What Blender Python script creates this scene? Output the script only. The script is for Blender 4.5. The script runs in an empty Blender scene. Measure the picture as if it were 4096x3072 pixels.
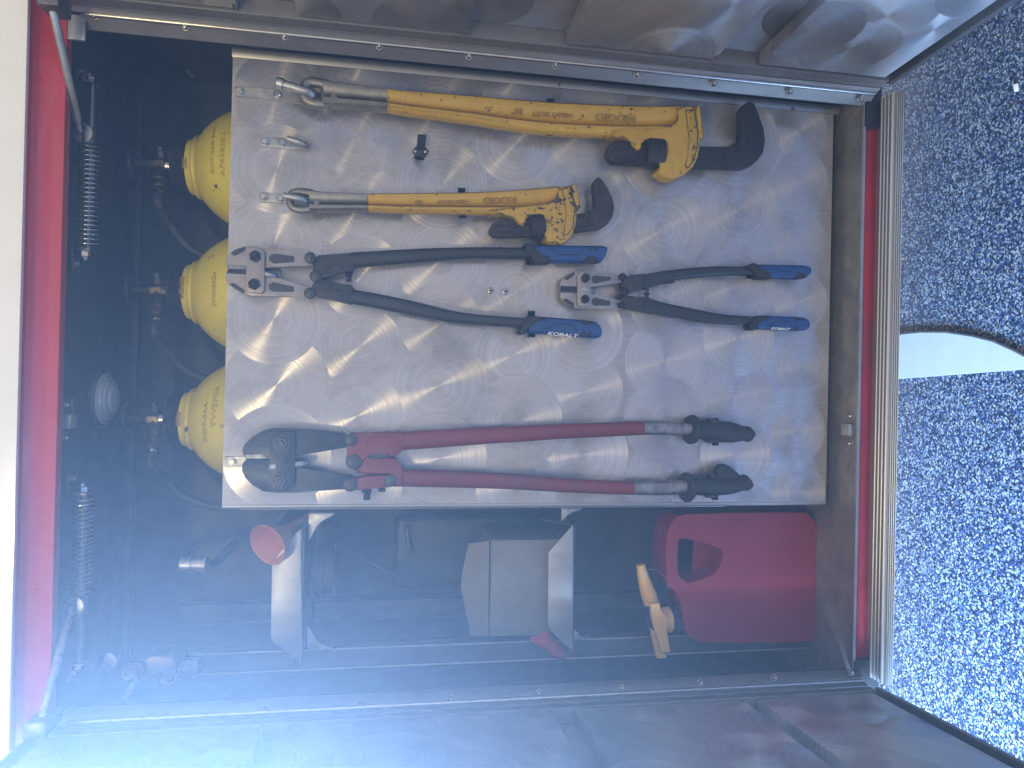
import bpy, bmesh, math, random
from mathutils import Vector, Matrix
random.seed(7)
R = math.radians
sc = bpy.context.scene
col = sc.collection

# ------------------------------------------------------------------ camera
# World: X to the right of the opening, Y into the compartment, Z up. The phone was held sideways, so up is the picture's left.
F, CX, CY = 2820.0, 2048.0, 1536.0
VDOWN = Vector((0.98569435, 0.02268673, 0.16700886))
VSIDE = Vector((-0.02219207, 0.99974207, -0.00482777))
VDEEP = Vector((-0.16707531, 0.00105243, 0.98594358))
EYE = Vector((0.0, -1.30, 1.55))
cam = bpy.data.cameras.new('Camera')
camo = bpy.data.objects.new('Camera', cam)
col.objects.link(camo)
right = Vector((-VSIDE.x, VDEEP.x, -VDOWN.x))
down = Vector((-VSIDE.y, VDEEP.y, -VDOWN.y))
fwd = Vector((-VSIDE.z, VDEEP.z, -VDOWN.z))
m = Matrix((right, -down, -fwd)).transposed().to_4x4()
m.translation = EYE
camo.matrix_world = m
cam.sensor_width = 9.8
cam.lens = 9.8 * F / 4096.0
cam.clip_start, cam.clip_end = 0.02, 100
cam.dof.use_dof = True
cam.dof.focus_distance = 1.30
cam.dof.aperture_fstop = 1.8
sc.camera = camo

# ------------------------------------------------------------------ world, lamps, exposure
w = bpy.data.worlds.new('World')
sc.world = w
w.use_nodes = True
w.node_tree.nodes['Background'].inputs[0].default_value = (1.0, 0.955, 0.925, 1)
w.node_tree.nodes['Background'].inputs[1].default_value = 0.78

def area(name, loc, target, power, color, sx, sy, spread=180):
    l = bpy.data.lights.new(name, 'AREA')
    l.shape = 'RECTANGLE'
    l.size, l.size_y = sx, sy
    l.energy, l.color = power, color
    l.spread = R(spread)
    o = bpy.data.objects.new(name, l)
    col.objects.link(o)
    o.location = loc
    o.rotation_euler = (Vector(target) - Vector(loc)).to_track_quat('-Z', 'Y').to_euler()
    return o

area('ceiling_lamp', (-0.62, -2.1, 2.62), (0.18, 0.0, 1.26), 14, (1.0, 0.79, 0.40), 0.18, 0.14)
area('bay_daylight', (-2.05, -0.75, 0.75), (-1.15, 0.25, 0.0), 300, (0.40, 0.65, 1.0), 1.0, 0.6, 110)
area('flare_veil_lamp', (-0.53, -0.735, 1.80), (-0.25, -1.70, 1.60), 545.0, (0.36, 0.585, 1.0), 0.10, 0.46)  # added unseen lamp, only there to light the hazy air as a flare veil

vs = sc.view_settings
vs.view_transform = 'Standard'
vs.look = 'None'
vs.exposure = 0.0
vs.gamma = 1.0
vs.use_curve_mapping = False
sc.cycles.use_denoising = True
sc.cycles.max_bounces = 5
sc.cycles.volume_bounces = 0
sc.cycles.caustics_reflective = False
sc.cycles.caustics_refractive = False

# ------------------------------------------------------------------ from a point of the photograph to a point of the place
def ray(px, py):
    a, b = (px - CX) / F, (py - CY) / F
    return right * a + down * b + fwd
def P(px, py, Y):
    r = ray(px, py)
    return EYE + r * ((Y - EYE.y) / r.y)
def atX(px, py, X):
    r = ray(px, py)
    return EYE + r * ((X - EYE.x) / r.x)
def atZ(px, py, Z):
    r = ray(px, py)
    return EYE + r * ((Z - EYE.z) / r.z)
def zm(x0, y0, s, pts):
    return [(x0 + p[0] * s, y0 + p[1] * s) + tuple(p[2:]) for p in pts]
def zs(x0, y0, s, st):          # stations: x, top, bottom
    return [(x0 + a * s, y0 + t * s, y0 + b * s) for a, t, b in st]

# ------------------------------------------------------------------ materials
MATS = {}
def mat(name):
    mt = bpy.data.materials.new(name)
    mt.use_nodes = True
    MATS[name] = mt
    nt = mt.node_tree
    return mt, nt, nt.nodes['Principled BSDF']
def N(nt, kind, **kw):
    n = nt.nodes.new(kind)
    for k, v in kw.items():
        setattr(n, k, v)
    return n
def pos(nt):
    return N(nt, 'ShaderNodeNewGeometry').outputs['Position']
def noise(nt, scale, detail=3, rough=0.6, vec=None, stretch=None):
    n = N(nt, 'ShaderNodeTexNoise')
    n.inputs['Scale'].default_value = scale
    n.inputs['Detail'].default_value = detail
    n.inputs['Roughness'].default_value = rough
    v = vec or pos(nt)
    if stretch:
        mp = N(nt, 'ShaderNodeMapping')
        mp.inputs['Scale'].default_value = stretch
        nt.links.new(v, mp.inputs['Vector'])
        v = mp.outputs['Vector']
    nt.links.new(v, n.inputs['Vector'])
    return n.outputs['Fac']
def ramp(nt, fac, stops, interp='LINEAR'):
    r = N(nt, 'ShaderNodeValToRGB')
    r.color_ramp.interpolation = interp
    while len(r.color_ramp.elements) < len(stops):
        r.color_ramp.elements.new(0.5)
    for e, (p, c) in zip(r.color_ramp.elements, stops):
        e.position = p
        e.color = (c, c, c, 1) if isinstance(c, (int, float)) else tuple(c) + (1,)
    nt.links.new(fac, r.inputs['Fac'])
    return r.outputs['Color']
def mix(nt, fac, a, b, blend='MIX'):
    n = N(nt, 'ShaderNodeMix', data_type='RGBA', blend_type=blend)
    def put(s, v):
        if hasattr(v, 'default_value') or hasattr(v, 'is_linked'):
            nt.links.new(v, s)
        else:
            s.default_value = v if isinstance(v, (int, float)) else (tuple(v) + (1,) if len(v) == 3 else v)
    put(n.inputs['Factor'], fac)
    put(n.inputs['A'], a)
    put(n.inputs['B'], b)
    return n.outputs['Result']
def math_(nt, op, a, b=None):
    n = N(nt, 'ShaderNodeMath', operation=op)
    for i, v in enumerate((a, b)):
        if v is None:
            continue
        if isinstance(v, (int, float)):
            n.inputs[i].default_value = v
        else:
            nt.links.new(v, n.inputs[i])
    return n.outputs[0]
def bump(nt, bsdf, h, strength, dist):
    b = N(nt, 'ShaderNodeBump')
    b.inputs['Strength'].default_value = strength
    b.inputs['Distance'].default_value = dist
    nt.links.new(h, b.inputs['Height'])
    nt.links.new(b.outputs['Normal'], bsdf.inputs['Normal'])
def simple(name, c, rough=0.5, metal=0.0, var=0.25, scale=30, bmp=0.0, stretch=None, spec=0.5, coat=0.0, dirt=None, dirt_amt=0.3):
    mt, nt, b = mat(name)
    if metal >= 0.8:
        c = tuple(x * 0.62 for x in c)
    f = noise(nt, scale, 4, 0.65, stretch=stretch)
    lo = tuple(x * (1 - var) for x in c)
    hi = tuple(min(1, x * (1 + var)) for x in c)
    cc = mix(nt, ramp(nt, f, [(0.3, 0.0), (0.7, 1.0)]), lo, hi)
    if dirt:
        f2 = noise(nt, 9, 6, 0.72)
        cc = mix(nt, math_(nt, 'MULTIPLY', ramp(nt, f2, [(0.5, 0.0), (0.72, 1.0)]), dirt_amt), cc, dirt)
    nt.links.new(cc, b.inputs['Base Color'])
    f3 = noise(nt, scale * 2.3, 3, 0.6, stretch=stretch)
    nt.links.new(math_(nt, 'MULTIPLY_ADD', f3, rough * 0.5), b.inputs['Roughness'])
    b.inputs['Roughness'].links[0].from_node.inputs[2].default_value = rough * 0.75
    b.inputs['Metallic'].default_value = metal
    b.inputs['Specular IOR Level'].default_value = spec
    b.inputs['Coat Weight'].default_value = coat
    b.inputs['Coat Roughness'].default_value = 0.08
    if bmp:
        bump(nt, b, noise(nt, scale * 4, 4, 0.6, stretch=stretch), bmp, 0.002)
    return mt
def edge_mask(nt, radius):
    bv = N(nt, 'ShaderNodeBevel', samples=2)
    bv.inputs['Radius'].default_value = radius
    g = N(nt, 'ShaderNodeNewGeometry')
    d = N(nt, 'ShaderNodeVectorMath', operation='DOT_PRODUCT')
    nt.links.new(bv.outputs['Normal'], d.inputs[0])
    nt.links.new(g.outputs['Normal'], d.inputs[1])
    return math_(nt, 'SUBTRACT', 1.0, d.outputs['Value'])
def chipped(name, c, under, amount, edge=1.0, rough=0.38, scale=55):
    mt, nt, b = mat(name)
    f = noise(nt, 18, 4, 0.6)
    cc = mix(nt, f, tuple(x * 0.82 for x in c), tuple(min(1, x * 1.12) for x in c))
    cc = mix(nt, math_(nt, 'MULTIPLY', ramp(nt, noise(nt, 33, 6, 0.75), [(0.52, 0.0), (0.8, 1.0)]), 0.35), cc, tuple(x * 0.45 for x in c))
    n1 = noise(nt, scale, 5, 0.7)
    n2 = noise(nt, scale * 0.35, 3, 0.6)
    em = math_(nt, 'MULTIPLY', edge_mask(nt, 0.0035), edge * 1.6)
    s = math_(nt, 'ADD', math_(nt, 'ADD', n1, math_(nt, 'MULTIPLY', n2, 0.55)), em)
    k = ramp(nt, s, [(min(0.99, 1.02 - amount), 0.0), (min(1.0, 1.035 - amount), 1.0)])
    ucol = mix(nt, noise(nt, 90, 3), under, tuple(x * 2.2 for x in under))
    nt.links.new(mix(nt, k, cc, ucol), b.inputs['Base Color'])
    nt.links.new(math_(nt, 'MULTIPLY_ADD', k, 0.3), b.inputs['Roughness'])
    b.inputs['Roughness'].links[0].from_node.inputs[2].default_value = rough
    h = math_(nt, 'SUBTRACT', math_(nt, 'MULTIPLY', noise(nt, 140, 3), 0.25), k)
    bump(nt, b, h, 0.35, 0.0008)
    return mt

def swirl(name, centres, base, rough, aniso, tint, bstr=0.30, grime=0.5, contrast=0.14, metal=0.6):
    """engine-turned sheet: each grinding disc lays concentric grooves, later discs over earlier ones"""
    mt, nt, b = mat(name)
    p = pos(nt)
    cur = None
    for (c, rad) in centres:
        dn = N(nt, 'ShaderNodeVectorMath', operation='DISTANCE')
        nt.links.new(p, dn.inputs[0])
        dn.inputs[1].default_value = c
        lt = math_(nt, 'LESS_THAN', dn.outputs['Value'], rad)
        mx = N(nt, 'ShaderNodeMix', data_type='VECTOR')
        nt.links.new(lt, mx.inputs['Factor'])
        if cur is None:
            mx.inputs[4].default_value = (c[0] + 30, c[1], c[2] + 3)
        else:
            nt.links.new(cur, mx.inputs[4])
        mx.inputs[5].default_value = c
        cur = mx.outputs[1]
    rv = N(nt, 'ShaderNodeVectorMath', operation='SUBTRACT')
    nt.links.new(p, rv.inputs[0])
    nt.links.new(cur, rv.inputs[1])
    ln = N(nt, 'ShaderNodeVectorMath', operation='LENGTH')
    nt.links.new(rv.outputs[0], ln.inputs[0])
    nrm = N(nt, 'ShaderNodeVectorMath', operation='NORMALIZE')
    nt.links.new(rv.outputs[0], nrm.inputs[0])
    nt.links.new(nrm.outputs[0], b.inputs['Tangent'])
    wn = N(nt, 'ShaderNodeTexWhiteNoise', noise_dimensions='3D')
    nt.links.new(cur, wn.inputs['Vector'])
    rn = wn.outputs['Value']
    # concentric ring grooves
    r1 = N(nt, 'ShaderNodeTexNoise', noise_dimensions='2D')
    r1.inputs['Scale'].default_value = 1.0
    r1.inputs['Detail'].default_value = 2.5
    cb = N(nt, 'ShaderNodeCombineXYZ')
    nt.links.new(math_(nt, 'MULTIPLY', ln.outputs['Value'], 260.0), cb.inputs[0])
    nt.links.new(math_(nt, 'MULTIPLY', rn, 50.0), cb.inputs[1])
    nt.links.new(cb.outputs[0], r1.inputs['Vector'])
    ring = r1.outputs['Fac']
    inner = ramp(nt, math_(nt, 'MULTIPLY', ln.outputs['Value'], 10.0), [(0.0, 1.0), (0.12, 0.75), (0.35, 0.0)])
    c0 = mix(nt, rn, tuple(x * (1 - contrast) for x in base), base)
    c0 = mix(nt, math_(nt, 'MULTIPLY', ramp(nt, ring, [(0.3, 0.0), (0.7, 1.0)]), 0.30), c0, tuple(x * 0.55 for x in tint))
    c0 = mix(nt, math_(nt, 'MULTIPLY', inner, 0.22), c0, tint)
    g1 = ramp(nt, noise(nt, 6, 5, 0.7), [(0.48, 0.0), (0.75, 1.0)])
    g2 = ramp(nt, noise(nt, 130, 3, 0.6), [(0.73, 0.0), (0.78, 1.0)])
    c0 = mix(nt, math_(nt, 'MULTIPLY', g1, grime), c0, (0.13, 0.12, 0.115))
    c0 = mix(nt, math_(nt, 'MULTIPLY', g2, grime * 0.55), c0, (0.10, 0.09, 0.09))
    scr = ramp(nt, noise(nt, 40, 2, 0.5, stretch=(1.0, 1.0, 0.05)), [(0.74, 0.0), (0.76, 1.0)])
    c0 = mix(nt, math_(nt, 'MULTIPLY', scr, 0.25), c0, (0.7, 0.7, 0.72))
    nt.links.new(c0, b.inputs['Base Color'])
    b.inputs['Metallic'].default_value = metal
    rr = math_(nt, 'MULTIPLY_ADD', rn, 0.10)
    rr.node.inputs[2].default_value = rough - 0.05
    rr2 = math_(nt, 'ADD', rr, math_(nt, 'MULTIPLY', g1, 0.12))
    nt.links.new(rr2, b.inputs['Roughness'])
    b.inputs['Anisotropic'].default_value = aniso
    bump(nt, b, ring, bstr, 0.0012)
    return mt

def flake_floor():
    mt, nt, b = mat('epoxy_flake_floor')
    p = pos(nt)
    v = N(nt, 'ShaderNodeTexVoronoi', feature='F1')
    v.inputs['Scale'].default_value = 235
    nt.links.new(p, v.inputs['Vector'])
    sep = N(nt, 'ShaderNodeSeparateColor')
    nt.links.new(v.outputs['Color'], sep.inputs[0])
    c = ramp(nt, sep.outputs[0], [(0.0, (0.010, 0.015, 0.032)), (0.30, (0.020, 0.036, 0.095)), (0.52, (0.050, 0.080, 0.17)), (0.68, (0.15, 0.18, 0.23)), (0.83, (0.34, 0.355, 0.37)), (0.96, (0.22, 0.19, 0.14))], 'CONSTANT')
    nt.links.new(c, b.inputs['Base Color'])
    b.inputs['Roughness'].default_value = 0.32
    b.inputs['Coat Weight'].default_value = 0.4
    b.inputs['Coat Roughness'].default_value = 0.15
    bump(nt, b, noise(nt, 60, 3), 0.15, 0.002)
    return mt

# swirl centres on the tool board (photo positions)
SW = {8: [520, 723, 960, 1204, 1466, 1722, 1969], 7: [560, 837, 1147, 1352, 1586, 1817, 2060], 6: [370, 620, 919, 1190, 1444, 1681, 1930],
      5: [522, 800, 1060, 1327, 1567, 1820], 4: [310, 577, 870, 1166, 1422, 1690, 1950], 3: [430, 741, 1045, 1294, 1543, 1834],
      2: [245, 542, 830, 1105, 1386, 1664, 1940], 1: [380, 676, 975, 1275, 1537, 1830]}
SX = {8: 3205, 7: 2945, 6: 2660, 5: 2343, 4: 2060, 3: 1756, 2: 1437, 1: 1098}
cent = []
for k in (8, 7, 5, 6, 4, 3, 2, 1):
    ys = list(SW[k])
    if k in (7, 5):
        ys = ys[::-1]
    else:
        ys = ys[::2] + ys[1::2]
    for y in ys:
        q = P(SX[k] + random.uniform(-14, 14), y, 0.0)
        cent.append(((q.x, 0.0, q.z), random.uniform(0.074, 0.094) if k < 8 else 0.060))
swirl('swirl_board', cent, (0.56, 0.54, 0.54), 0.31, 0.95, (0.52, 0.44, 0.43))

simple('brushed_aluminium', (0.40, 0.395, 0.395), 0.46, 0.75, 0.12, 24, 0.05, stretch=(1, 1, 0.08), dirt=(0.22, 0.2, 0.18), dirt_amt=0.4)
simple('hinge_metal', (0.21, 0.20, 0.19), 0.46, 0.7, 0.15, 20, 0.03, stretch=(1, 1, 0.08), dirt=(0.12, 0.10, 0.09), dirt_amt=0.5)
simple('flange_metal', (0.44, 0.43, 0.41), 0.34, 1.0, 0.15, 20, 0.03, stretch=(1, 1, 0.08), dirt=(0.16, 0.14, 0.12), dirt_amt=0.5)
simple('sill_aluminium', (0.34, 0.315, 0.285), 0.50, 0.6, 0.2, 16, 0.05, dirt=(0.10, 0.085, 0.07), dirt_amt=0.6)
simple('rail_aluminium', (0.47, 0.465, 0.46), 0.34, 0.75, 0.02, 6)
simple('inside_grey', (0.036, 0.038, 0.046), 0.55, 0.1, 0.3, 14, 0.08, dirt=(0.03, 0.028, 0.026), dirt_amt=0.6)
simple('inside_panel', (0.075, 0.077, 0.085), 0.5, 0.3, 0.25, 12, 0.05, dirt=(0.05, 0.045, 0.04), dirt_amt=0.5)
simple('galvanised', (0.40, 0.405, 0.41), 0.42, 0.65, 0.28, 60, 0.10)
simple('dull_steel', (0.30, 0.29, 0.28), 0.46, 1.0, 0.25, 70, 0.10)
simple('bright_steel', (0.72, 0.70, 0.66), 0.24, 1.0, 0.12, 60)
simple('spring_steel', (0.30, 0.29, 0.29), 0.34, 1.0, 0.2, 60)
simple('cast_aluminium', (0.27, 0.255, 0.225), 0.44, 0.7, 0.22, 45, 0.15, dirt=(0.16, 0.13, 0.09), dirt_amt=0.7)
simple('black_iron', (0.028, 0.026, 0.027), 0.50, 0.35, 0.35, 60, 0.25, dirt=(0.075, 0.06, 0.05), dirt_amt=0.5)
simple('brown_iron', (0.045, 0.038, 0.036), 0.46, 0.45, 0.35, 60, 0.25, dirt=(0.10, 0.075, 0.06), dirt_amt=0.5)
simple('black_paint', (0.020, 0.022, 0.026), 0.44, 0.0, 0.25, 40, 0.08, dirt=(0.05, 0.05, 0.05), dirt_amt=0.5)
simple('black_rubber', (0.016, 0.017, 0.020), 0.62, 0.0, 0.3, 40, 0.12, dirt=(0.06, 0.055, 0.05), dirt_amt=0.35)
simple('rubber_seal', (0.010, 0.010, 0.011), 0.5, 0.0, 0.3, 40, 0.1)
simple('brown_seal', (0.13, 0.055, 0.045), 0.55, 0.0, 0.3, 60)
simple('blue_rubber', (0.015, 0.060, 0.205), 0.42, 0.0, 0.12, 30, 0.05, dirt=(0.02, 0.05, 0.14), dirt_amt=0.4)
simple('jaw_grey', (0.33, 0.305, 0.30), 0.45, 0.55, 0.12, 60, 0.05, dirt=(0.16, 0.12, 0.10), dirt_amt=0.45)
simple('jaw_black', (0.030, 0.034, 0.040), 0.40, 0.4, 0.3, 50, 0.08)
simple('edge_steel', (0.33, 0.35, 0.36), 0.36, 0.9, 0.3, 80, 0.1)
simple('dark_pocket', (0.045, 0.047, 0.052), 0.5, 0.1, 0.2, 60)
simple('bolt_black', (0.030, 0.030, 0.032), 0.32, 0.6, 0.3, 60)
simple('rivet_grey', (0.065, 0.065, 0.065), 0.42, 0.3, 0.3, 60)
simple('red_enamel', (0.185, 0.022, 0.026), 0.40, 0.0, 0.22, 26, 0.06, stretch=(1, 1, 0.15), dirt=(0.09, 0.06, 0.06), dirt_amt=0.75)
simple('worn_steel', (0.46, 0.43, 0.40), 0.40, 0.85, 0.35, 80, 0.2, dirt=(0.09, 0.05, 0.045), dirt_amt=0.9)
simple('truck_red', (0.66, 0.045, 0.042), 0.30, 0.0, 0.06, 12, coat=0.7)
simple('lip_red_shaded', (0.36, 0.018, 0.034), 0.40, 0.0, 0.15, 14, dirt=(0.12, 0.03, 0.035), dirt_amt=0.6)  # truck red made darker: the shade at the sill is put into the colour
simple('truck_white', (0.88, 0.85, 0.77), 0.25, 0.0, 0.03, 8, coat=0.6)
chipped('cylinder_yellow', (0.74, 0.61, 0.055), (0.05, 0.04, 0.03), 0.055, 0.25, rough=0.42, scale=38)
simple('collar_grey', (0.17, 0.155, 0.15), 0.45, 0.6, 0.2, 60)
simple('marker_ink', (0.30, 0.24, 0.035), 0.6)
simple('brass', (0.20, 0.155, 0.09), 0.40, 0.8, 0.3, 60, 0.1, dirt=(0.09, 0.07, 0.05), dirt_amt=0.6)
simple('hose_black', (0.03, 0.03, 0.033), 0.55, 0.0, 0.2, 50, 0.1)
simple('carton', (0.21, 0.195, 0.175), 0.75, 0.0, 0.10, 20, 0.05)
simple('tape', (0.12, 0.115, 0.11), 0.4)
simple('orange_plastic', (0.55, 0.19, 0.06), 0.45, 0.0, 0.08, 10, coat=0.2)
simple('amber_plastic', (0.70, 0.42, 0.15), 0.42, 0.0, 0.08, 14)
simple('can_red', (0.24, 0.008, 0.022), 0.40, 0.0, 0.10, 9, 0.04, dirt=(0.20, 0.01, 0.02), dirt_amt=0.4)
simple('red_cloth', (0.40, 0.035, 0.05), 0.85, 0.0, 0.2, 40, 0.3)
simple('lettering_white', (0.80, 0.80, 0.78), 0.5, 0.0, 0.05)
simple('lettering_shaded', (0.40, 0.235, 0.03), 0.55, 0.0, 0.25, 90)  # raised letters in the same paint; their edge shading is put into this ochre
simple('floor_white', (0.44, 0.45, 0.43), 0.40, 0.0, 0.05, 7, stretch=(0.3, 2, 1), dirt=(0.5, 0.52, 0.52), dirt_amt=0.4)
simple('floor_grey', (0.13, 0.14, 0.155), 0.5)
simple('bead_edge', (0.24, 0.235, 0.23), 0.4, 0.8, 0.2, 30)
simple('glass_lens', (0.42, 0.43, 0.45), 0.16, 0.0, 0.1, 20, coat=0.8)
chipped('yellow_paint', (0.60, 0.36, 0.042), (0.020, 0.016, 0.014), 0.095, 0.6, scale=180)
chipped('yellow_worn', (0.58, 0.35, 0.044), (0.018, 0.016, 0.015), 0.175, 1.0, scale=130)
flake_floor()

# ------------------------------------------------------------------ object helpers
OFF = {}
def thing(name, loc, label, cat, group=None, kind=None):
    o = bpy.data.objects.new(name, None)
    o.empty_display_size = 0.05
    col.objects.link(o)
    o.location = loc
    OFF[o.name] = Vector(loc)
    tag(o, label, cat, group, kind)
    return o
def tag(o, label=None, cat=None, group=None, kind=None):
    for k, v in (('label', label), ('category', cat), ('group', group), ('kind', kind)):
        if v:
            o[k] = v
def link(name, me, material, parent=None, smooth=35):
    if material:
        me.materials.append(MATS[material])
    me.shade_smooth()
    me.set_sharp_from_angle(angle=R(smooth))
    o = bpy.data.objects.new(name, me)
    col.objects.link(o)
    off = Vector((0, 0, 0))
    if parent is not None:
        off = OFF[parent.name]
        o.parent = parent
        me.transform(Matrix.Translation(-off))
    OFF[o.name] = off
    return o
def from_bm(name, bm, material, parent=None, smooth=35):
    bmesh.ops.recalc_face_normals(bm, faces=bm.faces)
    me = bpy.data.meshes.new(name)
    bm.to_mesh(me)
    bm.free()
    return link(name, me, material, parent, smooth)
def add_solid(bm, front, vec, bevel=0.0, seg=2, back_bevel=False):
    """closed prism: front polygon swept along vec, its front rim rounded"""
    f = [bm.verts.new(p) for p in front]
    b = [bm.verts.new(Vector(p) + vec) for p in front]
    n = len(f)
    faces = [bm.faces.new(f), bm.faces.new(b[::-1])]
    for i in range(n):
        faces.append(bm.faces.new((f[i], b[i], b[(i + 1) % n], f[(i + 1) % n])))
    if bevel > 0:
        ed = []
        for i in range(n):
            ed.append(bm.edges.get((f[i], f[(i + 1) % n])))
            if back_bevel:
                ed.append(bm.edges.get((b[i], b[(i + 1) % n])))
        bmesh.ops.bevel(bm, geom=[e for e in ed if e], offset=bevel, offset_type='OFFSET', segments=seg, profile=0.5, affect='EDGES', clamp_overlap=True)
def prism(name, pts, Yf, Yb, material, parent, bevel=0.0015, seg=2, smooth=35):
    bm = bmesh.new()
    fr = [P(p[0], p[1], Yf) for p in pts]
    add_solid(bm, fr, Vector((0, Yb - Yf, 0)), bevel, seg)
    return from_bm(name, bm, material, parent, smooth)
def add_box(bm, x0, x1, y0, y1, z0, z1, bevel=0.0, seg=2):
    vs_ = [bm.verts.new((x, y, z)) for x in (x0, x1) for y in (y0, y1) for z in (z0, z1)]
    idx = [(0, 1, 3, 2), (4, 6, 7, 5), (0, 4, 5, 1), (2, 3, 7, 6), (0, 2, 6, 4), (1, 5, 7, 3)]
    fs = [bm.faces.new([vs_[i] for i in q]) for q in idx]
    if bevel:
        es = list({e for f in fs for e in f.edges})
        bmesh.ops.bevel(bm, geom=es, offset=bevel, offset_type='OFFSET', segments=seg, profile=0.5, affect='EDGES', clamp_overlap=True)
def box(name, x0, x1, y0, y1, z0, z1, material, parent=None, bevel=0.0, seg=2):
    bm = bmesh.new()
    add_box(bm, min(x0, x1), max(x0, x1), min(y0, y1), max(y0, y1), min(z0, z1), max(z0, z1), bevel, seg)
    return from_bm(name, bm, material, parent)
def add_rings(bm, rings, close=True, caps=True):
    vr = [[bm.verts.new(p) for p in r] for r in rings]
    n = len(vr[0])
    for a, b in zip(vr, vr[1:]):
        for i in range(n if close else n - 1):
            j = (i + 1) % n
            bm.faces.new((a[i], a[j], b[j], b[i]))
    if caps:
        bm.faces.new(vr[0][::-1])
        bm.faces.new(vr[-1])
    return vr
def frame(axis):
    a = Vector(axis).normalized()
    t = Vector((0, 0, 1)) if abs(a.z) < 0.9 else Vector((1, 0, 0))
    u = a.cross(t).normalized()
    return a, u, a.cross(u).normalized()
def add_lathe(bm, base, axis, prof, n=24, phase=0.0):
    a, u, v = frame(axis)
    rings = []
    for t, r in prof:
        rings.append([Vector(base) + a * t + (u * math.cos(phase + 2 * math.pi * i / n) + v * math.sin(phase + 2 * math.pi * i / n)) * max(r, 1e-5) for i in range(n)])
    add_rings(bm, rings)
def lathe(name, base, axis, prof, material, parent, n=24, smooth=35, phase=0.0):
    bm = bmesh.new()
    add_lathe(bm, base, axis, prof, n, phase)
    return from_bm(name, bm, material, parent, smooth)
def add_tube(bm, pts, rad, n=12, closed=False):
    pts = [Vector(p) for p in pts]
    m_ = len(pts)
    rings = []
    up = None
    for i, p in enumerate(pts):
        if closed:
            t = (pts[(i + 1) % m_] - pts[i - 1]).normalized()
        else:
            t = (pts[min(i + 1, m_ - 1)] - pts[max(i - 1, 0)]).normalized()
        if up is None:
            _, up, _2 = frame(t)
        up = (up - t * up.dot(t)).normalized()
        v = t.cross(up)
        r = rad[i] if isinstance(rad, (list, tuple)) else rad
        rings.append([p + (up * math.cos(2 * math.pi * k / n) + v * math.sin(2 * math.pi * k / n)) * r for k in range(n)])
    if closed:
        rings.append(rings[0])
        vr = [[bm.verts.new(q) for q in r] for r in rings[:-1]]
        for i in range(m_):
            a, b = vr[i], vr[(i + 1) % m_]
            best, sh = 1e9, 0
            if i == m_ - 1:
                for s in range(n):
                    d = (a[0].co - b[s].co).length
                    if d < best:
                        best, sh = d, s
            for k in range(n):
                bm.faces.new((a[k], a[(k + 1) % n], b[(k + 1 + sh) % n], b[(k + sh) % n]))
    else:
        add_rings(bm, rings)
def spline(pts, k=6, closed=False):
    pts = [Vector(p) for p in pts]
    out = []
    m_ = len(pts)
    for i in range(m_ if closed else m_ - 1):
        if closed:
            a, b, c, d = pts[i - 1], pts[i], pts[(i + 1) % m_], pts[(i + 2) % m_]
        else:
            a, b, c, d = pts[max(i - 1, 0)], pts[i], pts[i + 1], pts[min(i + 2, m_ - 1)]
        for j in range(k):
            t = j / k
            out.append(0.5 * (2 * b + (c - a) * t + (2 * a - 5 * b + 4 * c - d) * t * t + (3 * b - a - 3 * c + d) * t ** 3))
    if not closed:
        out.append(pts[-1])
    return out
def tube(name, pts, rad, material, parent, n=12, closed=False, smooth=50):
    bm = bmesh.new()
    add_tube(bm, pts, rad, n, closed)
    return from_bm(name, bm, material, parent, smooth)
CIRC = [(math.cos(2 * math.pi * i / 18), math.sin(2 * math.pi * i / 18)) for i in range(18)]
def sup(e, n=28):
    o = []
    for i in range(n):
        c, s = math.cos(2 * math.pi * i / n), math.sin(2 * math.pi * i / n)
        o.append((math.copysign(abs(c) ** e, c), math.copysign(abs(s) ** e, s)))
    return o
def dens(st, k=4):
    v = spline([Vector((a, b, c)) for a, b, c in st], k)
    return [(q.x, q.y, q.z) for q in v]
def add_loft(bm, st, Yc, T, prof):
    """sweep along stations (x, top, bottom) seen in the photo at depth Yc, T thick"""
    rings = []
    n = len(st)
    for i, s in enumerate(st):
        if len(s) == 3:
            px, a, b = s
            t, bo = P(px, a, Yc), P(px, b, Yc)
        c = (t + bo) / 2
        ac = (bo - t) / 2
        th = T[i] if isinstance(T, (list, tuple)) else T
        rings.append([c + ac * a_ + Vector((0, -th / 2, 0)) * b_ for a_, b_ in prof])
    add_rings(bm, rings)
def loft(name, st, Yc, T, prof, material, parent, smooth=40):
    bm = bmesh.new()
    add_loft(bm, st, Yc, T, prof)
    return from_bm(name, bm, material, parent, smooth)
FACE = Vector((0, -1, 0))
def bolt(name, c, r, h, material, parent, n=6, washer=1.35, axis=FACE, stud=0.5, phase=0.2):
    bm = bmesh.new()
    if washer:
        add_lathe(bm, c, axis, [(0, r * washer), (h * 0.18, r * washer), (h * 0.24, r * washer * 0.94)], 20)
    if n == 6:
        add_lathe(bm, c, axis, [(0, r), (h * 0.8, r), (h, r * 0.82)], 6, phase)
        if stud:
            add_lathe(bm, c, axis, [(0, r * stud), (h * 1.35, r * stud), (h * 1.55, r * stud * 0.7)], 14)
    else:
        add_lathe(bm, c, axis, [(0, r), (h * 0.4, r), (h * 0.75, r * 0.85), (h, r * 0.5), (h * 1.05, 0.0)], n)
    return from_bm(name, bm, material, parent, 30)
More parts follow.
